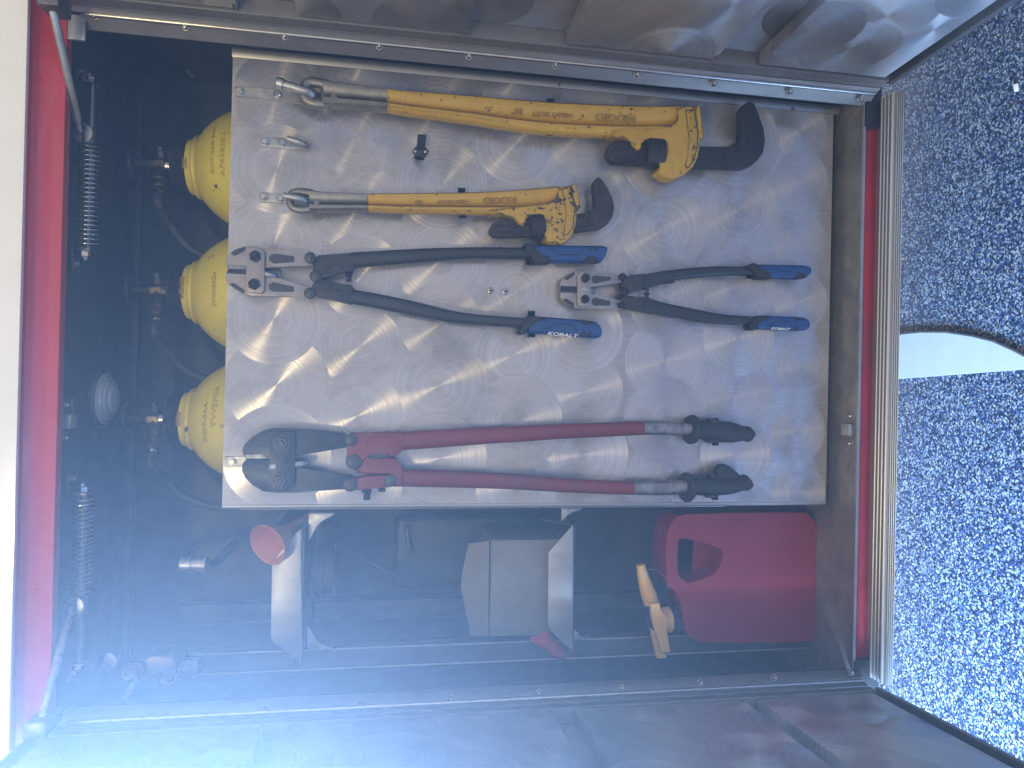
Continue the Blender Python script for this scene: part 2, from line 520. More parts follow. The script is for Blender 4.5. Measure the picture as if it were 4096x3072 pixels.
def letters(name, body, size, fn, material, parent, extrude=0.0004, outline=None, offset=0.0, shear=0.0):
    """raised or printed lettering; fn maps the flat text's (x, y, z) into the place"""
    cu = bpy.data.curves.new(name, 'FONT')
    cu.body = body
    cu.size = size
    cu.align_x = 'CENTER'
    cu.align_y = 'CENTER'
    cu.shear = shear
    cu.resolution_u = 3
    cu.offset = offset
    if outline:
        cu.fill_mode = 'NONE'
        cu.bevel_depth = outline
        cu.bevel_resolution = 1
    else:
        cu.extrude = extrude
    t = bpy.data.objects.new(name, cu)
    col.objects.link(t)
    bpy.context.view_layer.update()
    me = bpy.data.meshes.new_from_object(t)
    bpy.data.objects.remove(t)
    bpy.data.curves.remove(cu)
    for v in me.vertices:
        v.co = fn(v.co.x, v.co.y, v.co.z)
    me.name = name
    me.materials.clear()
    return link(name, me, material, parent)
def flat(px, py, Y, dirpx, proud=0.0, sx=1.0):
    """placing for lettering on a face turned to the camera; dirpx: reading direction in the photo"""
    o = P(px, py, Y) + Vector((0, -proud, 0))
    e = P(px + dirpx[0], py + dirpx[1], Y) - P(px, py, Y)
    ux = Vector((e.x, 0, e.z)).normalized()
    uy = Vector((-1, 0, 0)) if False else Vector((-ux.z, 0, ux.x))
    # letters stand upright: up = face normal x reading direction
    uy = FACE.cross(ux)
    return lambda x, y, z: o + ux * x * sx + uy * y + FACE * z

# ================================================================== the setting
fl = bmesh.new()
add_box(fl, -3.6, 3.6, -3.6, 3.2, -0.05, 0.0)
floor = from_bm('floor', fl, 'epoxy_flake_floor')
tag(floor, 'blue, black and white flake epoxy floor below the truck', None, None, 'structure')

# white floor patch with a curved dark edge
arc = [(3500, 1362), (3596, 1340), (3680, 1331), (3780, 1332), (3880, 1346), (3970, 1368), (4050, 1404), (4110, 1436), (4160, 1466)]
base = [(4130, 1474), (3592, 1515), (3440, 1526)]
fm = thing('floor_mat', atZ(3850, 1450, 0.0), 'white floor plate with a curved dark rim lying on the flake floor', 'floor plate')
bm = bmesh.new()
add_solid(bm, [atZ(x, y, 0.0075) for x, y in arc + base], Vector((0, 0, -0.006)), 0.001)
from_bm('plate', bm, 'floor_white', fm)
bm = bmesh.new()
inn = [atZ(x, y, 0.010) for x, y in arc]
outp = [atZ(x + 2, y - 7, 0.009) for x, y in arc]
add_solid(bm, inn + outp[::-1], Vector((0, 0, -0.0085)), 0.001)
from_bm('rim', bm, 'floor_grey', fm)

# ---- truck body round the opening
XL, XR, ZT, ZB, YF, YB = -0.600, 0.640, 2.090, 0.663, -0.068, 0.300
body = thing('truck_body', (0.0, 0.1, 0.60), 'red truck body with white upper panel round an open equipment compartment', 'truck')
box('back_wall', XL - 0.012, XR + 0.012, YB, YB + 0.006, ZB - 0.008, ZT + 0.012, 'inside_grey', body)
box('ceiling', XL - 0.010, XR + 0.010, -0.055, YB - 0.0002, ZT, ZT + 0.006, 'inside_grey', body)
box('compartment_floor', XL - 0.0005, XR + 0.0005, YF, YB - 0.0002, ZB - 0.006, ZB, 'sill_aluminium', body)
box('side_wall', XL - 0.006, XL - 0.0005, -0.02, YB - 0.0002, ZB - 0.004, ZT - 0.0003, 'inside_grey', body)
box('side_wall', XR + 0.0005, XR + 0.006, -0.02, YB - 0.0002, ZB - 0.004, ZT - 0.0003, 'inside_grey', body)
def strip(name, prof, x0, x1, material, parent, thick=None):
    """a profile in Y and Z run along X"""
    bm = bmesh.new()
    r0 = [Vector((x0, y, z)) for y, z in prof]
    r1 = [Vector((x1, y, z)) for y, z in prof]
    add_rings(bm, [r0, r1])
    return from_bm(name, bm, material, parent, 50)
def z_at(px, py, Y):
    return P(px, py, Y).z
hz = [z_at(270, 600, -0.068), z_at(255, 600, -0.078), z_at(215, 600, -0.084), z_at(160, 600, -0.092), z_at(140, 600, -0.100), z_at(122, 600, -0.104)]
strip('header', [(-0.050, ZT), (-0.056, hz[0] + 0.002), (-0.068, hz[0]), (-0.078, hz[1]), (-0.084, hz[2]), (-0.091, hz[3] - 0.002), (-0.098, hz[4]), (-0.104, hz[5]), (-0.104, hz[5] + 0.05), (-0.03, hz[5] + 0.05), (-0.03, ZT)], -1.0, 1.0, 'truck_red', body)
w0, w1 = z_at(112, 600, -0.112), z_at(96, 600, -0.122)
strip('upper_panel', [(-0.105, w0 + 0.012), (-0.110, w0 + 0.002), (-0.116, w0), (-0.122, w1), (-0.124, w1 + 0.02), (-0.124, w1 + 0.6), (-0.02, w1 + 0.6), (-0.02, w0 + 0.012)], -1.0, 1.0, 'truck_white', body)
# sill: thin bright edge, red lip, ribbed rub rail
s0 = z_at(3446, 1300, -0.070)
strip('sill_edge', [(-0.0665, ZB + 0.0015), (-0.071, ZB + 0.0015), (-0.071, ZB - 0.004), (-0.0665, ZB - 0.004)], -0.56, 0.585, 'brushed_aluminium', body)
zr = z_at(3512, 1300, -0.082)
zr = z_at(3508, 1300, -0.072)
strip('red_lip', [(-0.050, ZB - 0.0065), (-0.0545, ZB - 0.0065), (-0.0555, ZB - 0.008), (-0.0560, zr - 0.004), (-0.0560, zr - 0.03), (-0.050, zr - 0.03)], -0.515, 0.545, 'lip_red_shaded', body)
def rail_profile():
    y0, y1 = -0.0565, -0.108
    zt = z_at(3509, 1300, -0.0695)
    zf = z_at(3598, 1300, y1 - 0.001)
    pr = [(y0, zt - 0.02), (y0, zt)]
    n = 4
    for i in range(n):
        a = -0.0695 + (y1 + 0.0695) * (i + 0.10) / n
        c = -0.0695 + (y1 + 0.0695) * (i + 0.78) / n
        pr += [(a + (c - a) * (0.5 - 0.5 * math.cos(t)), zt + 0.005 * math.sin(t)) for t in [math.pi * k / 6 for k in range(7)]]
    pr += [(y1, zt)]
    for i in range(n):
        a = zt + (zf - zt) * (i + 0.15) / n
        c = zt + (zf - zt) * (i + 0.80) / n
        pr += [(y1 - 0.004 * math.sin(t), a + (c - a) * (0.5 - 0.5 * math.cos(t))) for t in [math.pi * k / 6 for k in range(7)]]
    pr += [(y1, zf), (y1 + 0.02, zf), (y0, zf + 0.006)]
    return pr
strip('rub_rail', rail_profile(), P(3570, 2738, -0.11).x, P(3580, 362, -0.11).x, 'rail_aluminium', body)
box('underside', -1.6, 1.6, -0.040, 1.3, ZB - 0.060, ZB - 0.012, 'inside_grey', body)
# jambs and rubber seals beside the doors
def vstrip(name, pts, z0, z1, material, parent):
    bm = bmesh.new()
    add_rings(bm, [[Vector((x, y, z0)) for x, y in pts], [Vector((x, y, z1)) for x, y in pts]])
    return from_bm(name, bm, material, parent, 40)
xr = P(2000, 292, -0.052).x
xl = P(2000, 2735, -0.052).x
vstrip('jamb', [(xr + 0.006, -0.052), (xr + 0.05, -0.060), (XR, -0.060), (XR, -0.02), (xr + 0.02, -0.02)], ZB, ZT - 0.01, 'rubber_seal', body)
vstrip('jamb', [(xl - 0.006, -0.052), (xl - 0.05, -0.060), (XL, -0.060), (XL, -0.02), (xl - 0.02, -0.02)], ZB, ZT - 0.01, 'inside_panel', body)
for s, x0, yy in ((1, xr, 0), (-1, xl, 0)):
    sl = []
    for k in range(3):
        xx = x0 + s * (0.004 + 0.006 * k)
        tube('door_seal', [(xx, -0.056 - 0.005 * k, ZB + 0.004), (xx, -0.056 - 0.005 * k, 1.3), (xx, -0.056 - 0.005 * k, ZT - 0.015)], 0.0026, 'brown_seal' if k == 1 and s == 1 else 'rubber_seal', body, 8)
# striker plates
def striker(px0, py0, px1, py1, Y, mirror):
    c0, c1 = P(px0, py0, Y), P(px1, py1, Y)
    zc = (c0.z + c1.z) / 2
    sgn = 1 if mirror else -1
    pl_ = box('striker_plate', c0.x, c1.x, Y - 0.002, Y + 0.045, zc - 0.0015, zc + 0.0015, 'bright_steel', body, 0.0006)
    for f in (0.14, 0.86):
        bolt('screw', Vector((c0.x + (c1.x - c0.x) * f, Y + 0.012, zc + sgn * 0.0015)), 0.0045, 0.007, 'bright_steel', pl_, 10, 1.2, Vector((0, 0, sgn)))
    box('striker_block', c0.x + (c1.x - c0.x) * 0.34, c0.x + (c1.x - c0.x) * 0.66, Y + 0.004, Y + 0.030, zc + sgn * 0.002, zc + sgn * 0.014, 'galvanised', pl_, 0.002)
striker(242, 1595, 238, 1780, -0.040, False)
striker(3428, 1645, 3424, 1798, -0.062, True)
# plate fixed on the back wall and a duct along it
bp = box('wall_plate', P(600, 1285, YB - 0.004).x, P(600, 1990, YB - 0.004).x, YB - 0.006, YB - 0.001, z_at(700, 1600, YB), z_at(572, 1600, YB), 'inside_panel', body, 0.001)
box('wall_channel', XL + 0.01, XR - 0.02, YB - 0.022, YB - 0.001, z_at(560, 1500, YB), z_at(528, 1500, YB), 'inside_panel', body, 0.003)
lathe('wall_stud', P(770, 305, 0.28), FACE, [(0, 0.006), (0.03, 0.006), (0.033, 0.004)], 'galvanised', body, 10)
# round compartment lamp on the ceiling
lamp = thing('dome_light', atZ(400, 1595, ZT - 0.001), 'round ribbed clear compartment lamp under the ceiling', 'lamp')
lc = atZ(400, 1595, ZT - 0.001)
lathe('lens', lc, (0, 0, -1), [(0, 0.048), (0.010, 0.048), (0.012, 0.045), (0.013, 0.042), (0.017, 0.041), (0.018, 0.036), (0.022, 0.034), (0.023, 0.027), (0.027, 0.024), (0.029, 0.012), (0.030, 0.0)], 'glass_lens', lamp, 40, 20)
lathe('bezel', lc, (0, 0, -1), [(0.001, 0.056), (0.006, 0.056), (0.009, 0.052), (0.009, 0.0485), (0.001, 0.0485)], 'dull_steel', lamp, 40)

# ================================================================== the two doors
def door(side):
    sg = 1 if side == 'right' else -1
    if side == 'right':
        ys = [(281, -0.066), (264, -0.072), (230, -0.084), (223, -0.088), (219, -0.088), (163, -0.116)]
        d = thing('compartment_door', P(2000, 163, -0.116).xy.to_3d() + Vector((0, 0, 0.65)), 'right-hand bare metal door standing open, its recessed panels clear and dark', 'door', 'compartment doors')
        u = Vector((0.045, -1, 0)).normalized()
    else:
        ys = [(2745, -0.066), (2757, -0.075), (2788, -0.086), (2800, -0.090), (2808, -0.088), (2842, -0.116)]
        d = thing('compartment_door', P(2000, 2842, -0.116).xy.to_3d() + Vector((0, 0, 0.65)), 'left-hand bare metal door standing open, washed pale blue by the added flare veil', 'door', 'compartment doors')
        u = Vector((0.070, -1, 0)).normalized()
    n = Vector((u.y, -u.x, 0)) * sg          # towards the middle of the opening
    if n.x * sg > 0:
        n = -n
    z0, z1 = 0.648, 2.072
    pf = [P(2000, y, Y) for y, Y in ys]
    pts = [(q.x, q.y) for q in pf]
    back = [(x + sg * 0.006, y + 0.004) for x, y in pts[:-1]][::-1]
    lst = pts[-1]
    vstrip('hinge', [pts[0], pts[1], pts[2], (pts[2][0] + sg * 0.003, pts[2][1] + 0.002), (pts[1][0] + sg * 0.004, pts[1][1] + 0.003), (pts[0][0] + sg * 0.003, pts[0][1] + 0.003)], z0 + 0.004, z1 - 0.02, 'hinge_metal', d)
    q3 = [pts[2], pts[3], pts[4], (pts[4][0] + sg * 0.002, pts[4][1] + 0.003), (pts[2][0] + sg * 0.002, pts[2][1] + 0.003)]
    hp = [(pts[3][0], pts[3][1], 0)]
    tube('hinge_pin', [Vector((pts[3][0], pts[3][1], z)) for z in (z0 + 0.006, 1.3, z1 - 0.03)], 0.0035, 'bright_steel', d, 10)
    pm = (pts[4][0] * 0.6 + pts[5][0] * 0.4, pts[4][1] * 0.6 + pts[5][1] * 0.4)
    vstrip('hinge_leaf', [pts[4], pm, (pm[0] + sg * 0.004, pm[1] + 0.003), (pts[4][0] + sg * 0.004, pts[4][1] + 0.003)], z0 + 0.002, z1 - 0.01, 'brushed_aluminium', d)
    vstrip('door_edge', [(pm[0] + sg * 0.001, pm[1] - 0.0022), (pts[5][0], pts[5][1] - 0.0012), (pts[5][0] + sg * 0.004, pts[5][1] + 0.003), (pm[0] + sg * 0.004, pm[1] + 0.002)], z0 + 0.002, z1 - 0.006, 'hinge_metal', d)
    o = Vector((lst[0], lst[1], 0))
    W = 0.54
    def pt(s, dpt, z):
        q = o + u * s - n * dpt
        return Vector((q.x, q.y, z))
    def slab(name, s0, s1, d0, d1, za, zb, m_, bev=0.0025):
        bm = bmesh.new()
        add_solid(bm, [pt(s0, d0, za), pt(s1, d0, za), pt(s1, d0, zb), pt(s0, d0, zb)], -n * (d1 - d0), bev)
        return from_bm(name, bm, m_, d)
    slab('door_return', 0.0004, 0.0034, -0.001, 0.049, z0, z1, 'hinge_metal', 0.0006)
    slab('door_skin', 0.004, W, 0.026, 0.050, z0, z1, 'door_swirl_' + side)
    # raised inner panels with recessed bays between them
    if side == 'right':
        ex = [-200, 958, 1194, 1875, 2259, 2850, 3026, 3700]
        pyz = 176
        lev = [z_at(x, P_y, pts[-1][1]) for x, P_y in ((958, 60), (1194, 72), (1875, 146), (2259, 190), (2850, 258), (3026, 275))]
    else:
        lev = [z_at(x, P_y, pts[-1][1]) for x, P_y in ((1060, 2890), (1150, 2886), (2199, 2832), (2293, 2826), (2960, 2790), (3020, 2788))]
    spans = [(z1 - 0.012, lev[0]), (lev[1], lev[2]), (lev[3], lev[4]), (lev[5], z0 + 0.014)]
    for hi, lo in spans:
        slab('inner_panel', 0.010, W - 0.03, 0.001, 0.025, lo, hi, 'door_swirl_' + side, 0.002)
        if lo != spans[-1][1]:
            bm = bmesh.new()
            add_lathe(bm, pt(0.008, 0.002, lo + 0.004), u, [(0, 0.002), (0.003, 0.004), (0.012, 0.003), (0.018, 0.001)], 8)
            from_bm('weld', bm, 'bright_steel', d)
    # rolled lower and upper rims
    slab('door_rim', -0.004, W, -0.004, 0.052, z0 - 0.012, z0 - 0.0005, 'bead_edge', 0.003)
    slab('door_rim', -0.004, W, -0.004, 0.052, z1 + 0.0005, z1 + 0.010, 'bead_edge', 0.003)
    slab('door_rim', W + 0.0005, W + 0.010, -0.004, 0.052, z0 - 0.012, z1 + 0.010, 'bead_edge', 0.003)
    return d, pts, u, n

# swirl finish on the doors
def door_centres(x, seed, r):
    rnd = random.Random(seed)
    out = []
    for zi in range(14):
        for yi in range(5):
            out.append(((x, -0.14 - 0.115 * yi - (0.05 if zi % 2 else 0) + rnd.uniform(-0.02, 0.02), 0.68 + 0.105 * zi + rnd.uniform(-0.02, 0.02)), rnd.uniform(0.065, 0.085)))
    rnd.shuffle(out)
    return out[:34]
swirl('door_swirl_right', door_centres(0.585, 3, 0.07), (0.62, 0.62, 0.64), 0.40, 0.75, (0.44, 0.42, 0.42), 0.05, 0.3, 0.5, 0.8)
swirl('door_swirl_left', door_centres(-0.53, 5, 0.07), (0.68, 0.69, 0.71), 0.40, 0.75, (0.46, 0.44, 0.44), 0.05, 0.3, 0.45, 0.75)
dR, ptsR, uR, nR = door('right')
dL, ptsL, uL, nL = door('left')
for px, py in [(380, 62), (742, 107), (1139, 144), (1517, 184), (1875, 224), (2221, 261), (2547, 298), (2855, 333), (3158, 365), (3441, 398)]:
    q = P(px, py, -0.083)
    bolt('bolt', Vector((q.x, -0.0815, q.z)), 0.0050, 0.008, 'bright_steel', dR, 12, 1.25, Vector((-0.3, -1, 0)).normalized())
for px, py in [(238, 2905), (661, 2866), (1062, 2841), (1441, 2821), (1804, 2797), (2154, 2772), (2487, 2751), (2802, 2732), (3098, 2711), (3404, 2692)]:
    q = P(px, py, -0.083)
    bolt('bolt', Vector((q.x, -0.0815, q.z)), 0.0050, 0.008, 'bright_steel', dL, 12, 1.25, Vector((0.3, -1, 0)).normalized())

# ================================================================== tool board
board = thing('tool_board', (0.18, 0.0, 0.681), 'swirl-finished bare metal tool board with hooks and clips', 'tool board')
BX0, BX1, BZ0, BZ1 = -0.2235, 0.572, 0.681, 1.839
bm = bmesh.new()
add_box(bm, BX0 + 0.006, BX1 - 0.004, 0.0, 0.003, BZ0, BZ1)
from_bm('sheet', bm, 'swirl_board', board)
# bent right-hand flange, rolled left edge, angle behind it
vstrip('flange', [(BX1 - 0.0035, -0.0005), (BX1 + 0.004, -0.004), (BX1 + 0.012, -0.005), (BX1 + 0.012, 0.02), (BX1 - 0.0035, 0.0035)], BZ0 - 0.012, BZ1 + 0.001, 'flange_metal', board)
tube('rolled_edge', [(BX0 + 0.004, 0.004, z) for z in (BZ0, 1.2, BZ1)], 0.0052, 'brushed_aluminium', board, 14)
box('edge_return', BX0 - 0.0012, BX0 + 0.002, 0.006, 0.030, BZ0, BZ1, 'brushed_aluminium', board, 0.0008)
box('back_angle', BX0 - 0.0075, BX0 - 0.002, 0.030, 0.060, P(2900, 2045, 0.03).z, P(955, 2060, 0.03).z, 'galvanised', board, 0.0015)
for px, py in [(1164, 224), (2236, 338), (3170, 436)]:
    q = P(px, py, -0.001)
    bolt('screw', q, 0.0036, 0.003, 'dull_steel', board, 12, 1.2)
def phillips(px, py, r=0.0062):
    q = P(px, py, 0.0)
    b = bolt('screw', q, r, 0.0035, 'bright_steel', board, 16, 0)
    bm = bmesh.new()
    add_box(bm, q.x - r * 0.6, q.x + r * 0.6, q.y - 0.0042, q.y - 0.0034, q.z - 0.0008, q.z + 0.0008)
    add_box(bm, q.x - 0.0008, q.x + 0.0008, q.y - 0.00415, q.y - 0.0035, q.z - r * 0.6, q.z + r * 0.6)
    from_bm('cross_slot', bm, 'bolt_black', b)
phillips(1961, 1163)
phillips(2020, 1166)
# pipe hooks: flat strap, two bolts, bent rod
def hook(strap, bolts, rod, rr, Yout, head=None, strap_w=None):
    s = prism('hook_strap', strap, -0.0035, -0.0003, 'galvanised', board, 0.0008)
    for x, y in bolts:
        bolt('bolt', P(x, y, -0.0036), 0.0062, 0.0055, 'bright_steel', s, 6, 1.25, FACE, 0)
    # rod leaves the board at its lower end, comes forward and turns up
    (x0, y0), (x1, y1) = rod            # lower end, free upper end
    a = P(x0, y0, -0.002)
    e = P(x1, y1, Yout)
    b = P(x0, y0, Yout)
    dirv = (e - b).normalized()
    pts = [a, a + (b - a) * 0.5, b - Vector((0, 0.0, 0)) + Vector((0, 0.010, 0)), b + dirv * 0.004 + Vector((0, 0.004, 0)), b + dirv * 0.011, b.lerp(e, 0.6), e]
    t = tube('hook_rod', spline(pts, 4), rr, 'galvanised', s, 14)
    if head:
        bm = bmesh.new()
        add_lathe(bm, e - dirv * 0.002, dirv, [(0, rr * 1.02), (0.001, rr * 1.35), (head, rr * 1.35), (head + 0.002, rr * 1.1)], 16)
        from_bm('rod_end', bm, 'galvanised', s)
    return s
z6 = lambda pts: zm(900, 280, 0.31646, pts)
hook(z6([(120, 205), (640, 245), (960, 300), (980, 420), (860, 400), (130, 330)]), z6([(185, 268), (665, 308)]), z6([(1100, 285), (730, 178)]), 0.0072, -0.045, 0.011)
hook(z6([(465, 848), (780, 862), (1000, 930), (1040, 985), (850, 1000), (465, 965)]), z6([(510, 908), (730, 926)]), z6([(1010, 935), (785, 862)]), 0.0050, -0.022)
z22 = lambda pts: zm(1000, 750, 0.4973, pts)
hook(z22([(80, 40), (290, 52), (420, 80), (420, 130), (80, 115)]), z22([(110, 77), (245, 92)]), z22([(440, 95), (270, 65)]), 0.0058, -0.045)
zA = lambda pts: zm(880, 960, 0.27125, pts)
zR = lambda pts: zm(900, 1680, 0.36166, pts)
hook(zA([(560, 380), (900, 440), (900, 600), (560, 560)]), [], zA([(815, 530), (480, 460)]), 0.0050, -0.030)
hook(zR([(0, 405), (190, 405), (500, 420), (500, 520), (190, 520), (0, 515)]), zR([(80, 462)]), zR([(890, 478), (560, 512)]), 0.0060, -0.034, 0.010)
zS = lambda pts: zm(2200, 1040, 0.22604, pts)
hook(zS([(560, 470), (800, 480), (800, 610), (560, 600)]), [], zS([(760, 535), (530, 515)]), 0.0048, -0.027)
# black spring clips: base, two prongs
def clip(px, py, half, ang_prongs, spare=False):
    c = P(px, py, -0.002)
    if spare:
        z_ = lambda pts: zm(1000, 0, 0.4973, pts)
        s = prism('spring_clip', z_([(1303, 1212), (1350, 1162), (1395, 1162), (1440, 1215), (1395, 1280), (1350, 1288)]), -0.003, -0.0003, 'black_paint', board, 0.0008)
        a0, a1 = P(1676, 612, -0.004), P(1686, 545, -0.020)
        bm = bmesh.new()
        for (qa, qb) in (((1683, 598), (1688, 540)), ((1672, 628), (1680, 640))):
            p0, p1 = P(qa[0], qa[1], -0.004), P(qb[0], qb[1], -0.024)
            add_solid(bm, [p0 + Vector((0, 0, 0.0075)), p1 + Vector((0, 0, 0.0075)), p1 - Vector((0, 0, 0.0075)), p0 - Vector((0, 0, 0.0075))], Vector((0.0015, 0.0015, 0)))
        from_bm('prong', bm, 'black_paint', s)
        for x, y in z_([(1330, 1216), (1412, 1220)]):
            bolt('screw', P(x, y, -0.0032), 0.0034, 0.002, 'bright_steel', s, 12, 0)
        return
    s = prism('spring_clip', [(px - 26, py - half * 0.5), (px + 26, py - half * 0.5), (px + 26, py + half * 0.5), (px - 26, py + half * 0.5)], -0.0025, -0.0003, 'black_paint', board, 0.0005)
    for sg in (-1, 1):
        dy = ang_prongs[0] if sg < 0 else ang_prongs[1]
        bm = bmesh.new()
        w_ = 0.0068
        p0, p1, p2 = P(px, py + sg * half * 0.45, -0.003), P(px + dy, py + sg * half, -0.020), P(px + dy * 1.2, py + sg * (half + 3), -0.033)
        for a, b in ((p0, p1), (p1, p2)):
            add_solid(bm, [a + Vector((0, 0, w_)), b + Vector((0, 0, w_)), b - Vector((0, 0, w_)), a - Vector((0, 0, w_))], Vector((0.0018 * sg, 0.0012, 0)))
        from_bm('prong', bm, 'black_paint', s)
clip(0, 0, 0, 0, True)
clip(2200, 468, 72, (2, -2))
clip(1848, 812, 58, (-2, 2))
clip(2118, 1022, 36, (0, 0))
clip(2126, 1296, 50, (0, 0))
clip(2998, 1088, 24, (0, 0))
clip(3000, 1295, 24, (0, 0))
clip(2862, 1727, 52, (0, 0))
clip(2860, 1945, 52, (0, 0))

# ================================================================== pipe wrenches
WPROF = [(-1, 0.1), (-0.96, 0.55), (-0.84, 0.80), (-0.6, 0.84), (-0.3, 0.74), (0.0, 0.50), (0.14, 0.22), (0.23, -0.02), (0.31, -0.05), (0.37, 0.55), (0.46, 0.95), (0.78, 0.98), (0.93, 0.80), (1, 0.4),
         (1, -0.4), (0.93, -0.8), (0.78, -0.98), (0.5, -1), (0.38, -0.9), (0.24, -0.5), (-0.2, -0.74), (-0.55, -0.84), (-0.84, -0.82), (-0.96, -0.55), (-1, -0.1)]
def teeth_pts(p0, p1, n, amp, nx):
    out = []
    for i in range(n):
        t0, t1 = i / n, (i + 0.5) / n
        out.append((p0[0] + (p1[0] - p0[0]) * t0, p0[1] + (p1[1] - p0[1]) * t0))
        out.append((p0[0] + (p1[0] - p0[0]) * t1 + nx * amp, p0[1] + (p1[1] - p0[1]) * t1))
    out.append(p1)
    return out
def wrench(cfg):
    Yc, T = cfg['Yc'], cfg['T']
    t = thing('pipe_wrench', cfg['loc'], cfg['label'], 'pipe wrench', 'pipe wrenches on the board')
    z = cfg['z']
    loft('handle', dens(cfg['yellow'], 3), Yc, T, WPROF, 'yellow_paint', t)
    h = loft('handle_end', dens(cfg['silver'], 3), Yc, T * 0.985, WPROF, 'cast_aluminium', t)
    tube('eye', spline([P(x, y, Yc) for x, y in cfg['eye']], 5, True), cfg['er'], 'cast_aluminium', h, 14, True)
    Yf = Yc - T / 2
    hd = prism('head', z(cfg['head']), Yf - 0.002, Yf + T * 0.92, 'yellow_worn' if cfg['worn'] else 'yellow_paint', t, 0.0045, 3)
    prism('wear_strip', z(cfg['strip']), Yf - 0.0034, Yf + 0.002, 'yellow_worn', hd, 0.0007)
    prism('strip_border', z([(q[0] + (q[0] - cfg['sc'][0]) * 0.10, q[1] + (q[1] - cfg['sc'][1]) * 0.03) for q in cfg['strip']]), Yf - 0.0027, Yf + 0.002, 'black_iron', hd, 0.0003)
    prism('heel_jaw', z(cfg['heel']), Yf - 0.0005, Yf + T * 0.8, 'yellow_worn', t, 0.0008)
    a, b = z(cfg['nut'])[:2]
    pa, pb = P(a[0], a[1], Yc), P(b[0], b[1], Yc)
    L = (pb - pa).length
    rn = cfg['nutr']
    bm = bmesh.new()
    pr = [(0, rn * 0.80), (L * 0.04, rn * 0.93), (L * 0.10, rn)]
    for i in range(5):
        pr += [(L * (0.12 + i * 0.16), rn), (L * (0.135 + i * 0.16), rn * 0.97), (L * (0.15 + i * 0.16), rn)]
    pr += [(L * 0.90, rn), (L * 0.96, rn * 0.93), (L, rn * 0.80)]
    add_lathe(bm, pa, pb - pa, pr, 36)
    from_bm('adjusting_nut', bm, 'brown_iron', t)
    j = prism('hook_jaw', z(cfg['hook']), Yc - T * 0.30, Yc + T * 0.30, cfg['jm'], t, 0.0035, 3)
    for s in cfg['slots']:
        (x0, y0, x1, y1) = s
        r = (y1 - y0) / 2
        path = [(x0, y0), (x1 - r, y0), (x1 - r * 0.3, y0 + r * 0.3), (x1, y0 + r), (x1 - r * 0.3, y1 - r * 0.3), (x1 - r, y1), (x0, y1)] if s[2] > s[0] else [(x0, y0), (x1 + r, y0), (x1 + r * 0.3, y0 + r * 0.3), (x1, y0 + r), (x1 + r * 0.3, y1 - r * 0.3), (x1 + r, y1), (x0, y1)]
        tube('rim', [P(x, y, Yc - T * 0.30 - 0.0003) for x, y in z(path)], 0.0021, cfg['jm'], j, 8)
    bm = bmesh.new()
    (tx0, ty0), (tx1, ty1) = z(cfg['shank_teeth'])
    for i in range(13):
        f = i / 12
        q = P(tx0 + (tx1 - tx0) * f, ty0 + (ty1 - ty0) * f, Yc - T * 0.30)
        add_box(bm, q.x - 0.004, q.x + 0.0035, q.y - 0.0015, q.y + 0.012, q.z - 0.0014, q.z + 0.0014)
    from_bm('thread', bm, cfg['jm'], j)
    for txt, px, py, size, wscale, out in cfg['text']:
        Yt = Yc - T / 2 * 0.72
        letters('lettering', txt, size, flat(px, py, Yt, (-10, -cfg['slope'] * 10), 0.0012, wscale), 'lettering_shaded', t, 0.0012, out)
    return t
zw1 = lambda pts: zm(2400, 360, 0.31646, pts)
W1 = dict(Yc=-0.032, T=0.034, loc=P(2000, 470, -0.005), z=zw1, worn=False, jm='black_iron', slope=0.055,
    label='larger yellow pipe wrench with a black hook jaw, nearest the right door', 
    yellow=[(1548, 362, 446), (1646, 371, 463), (1895, 389, 497), (2000, 398, 515), (2199, 413, 540), (2380, 422, 549), (2560, 428, 552), (2712, 428, 545)],
    silver=[(1296, 326, 427), (1375, 338, 435), (1460, 349, 440), (1547, 361, 446)],
    eye=[(1330, 352), (1280, 334), (1236, 330), (1219, 352), (1216, 382), (1232, 405), (1275, 416), (1330, 408)], er=0.0088,
    head=[(960, 225), (1130, 208), (1215, 203), (1250, 560), (1262, 640), (1268, 720), (1245, 850), (1190, 960), (1090, 1060), (1000, 1100), (900, 1120), (820, 1090), (725, 1020), (770, 950), (790, 870), (785, 660), (765, 610), (555, 605), (540, 690), (520, 740), (490, 752), (440, 715), (400, 650), (340, 595), (260, 568), (130, 590), (150, 510), (300, 492), (700, 492), (870, 478), (960, 440), (1000, 380), (995, 300)],
    strip=[(1085, 258), (1190, 252), (1236, 560), (1232, 690), (1190, 880), (1112, 978), (1080, 955), (1108, 850), (1126, 600), (1092, 310)], sc=(1150, 600),
    heel=teeth_pts((1268, 202), (1310, 600), 14, 7, -1) + [(1252, 622), (1245, 540), (1208, 206)],
    nut=[(552, 795), (792, 815)], nutr=0.0295,
    hook=[(200, 642), (560, 655), (1230, 712), (1700, 725), (1755, 700), (1778, 640)] + teeth_pts((1784, 620), (1787, 232), 17, 9, -1) + [(1840, 165), (1890, 135), (1950, 172), (2000, 290), (2070, 480), (2088, 640), (2062, 790), (2000, 880), (1920, 950), (1820, 985), (1230, 965), (560, 935), (180, 912), (115, 860), (90, 780), (120, 690)],
    slots=[(1245, 752, 1585, 890), (560, 740, 150, 862)], shank_teeth=[(220, 892), (540, 912)],
    text=[('RIDGID', 2461, 472, 0.0210, 1.12, 0.0007), ('HEAVY DUTY', 2207, 459, 0.0125, 1.0, 0.00055), ('36"', 2068, 446, 0.0165, 1.0, 0.0006)])
wrench(W1)
zw2 = lambda pts: zm(1900, 690, 0.27125, pts)
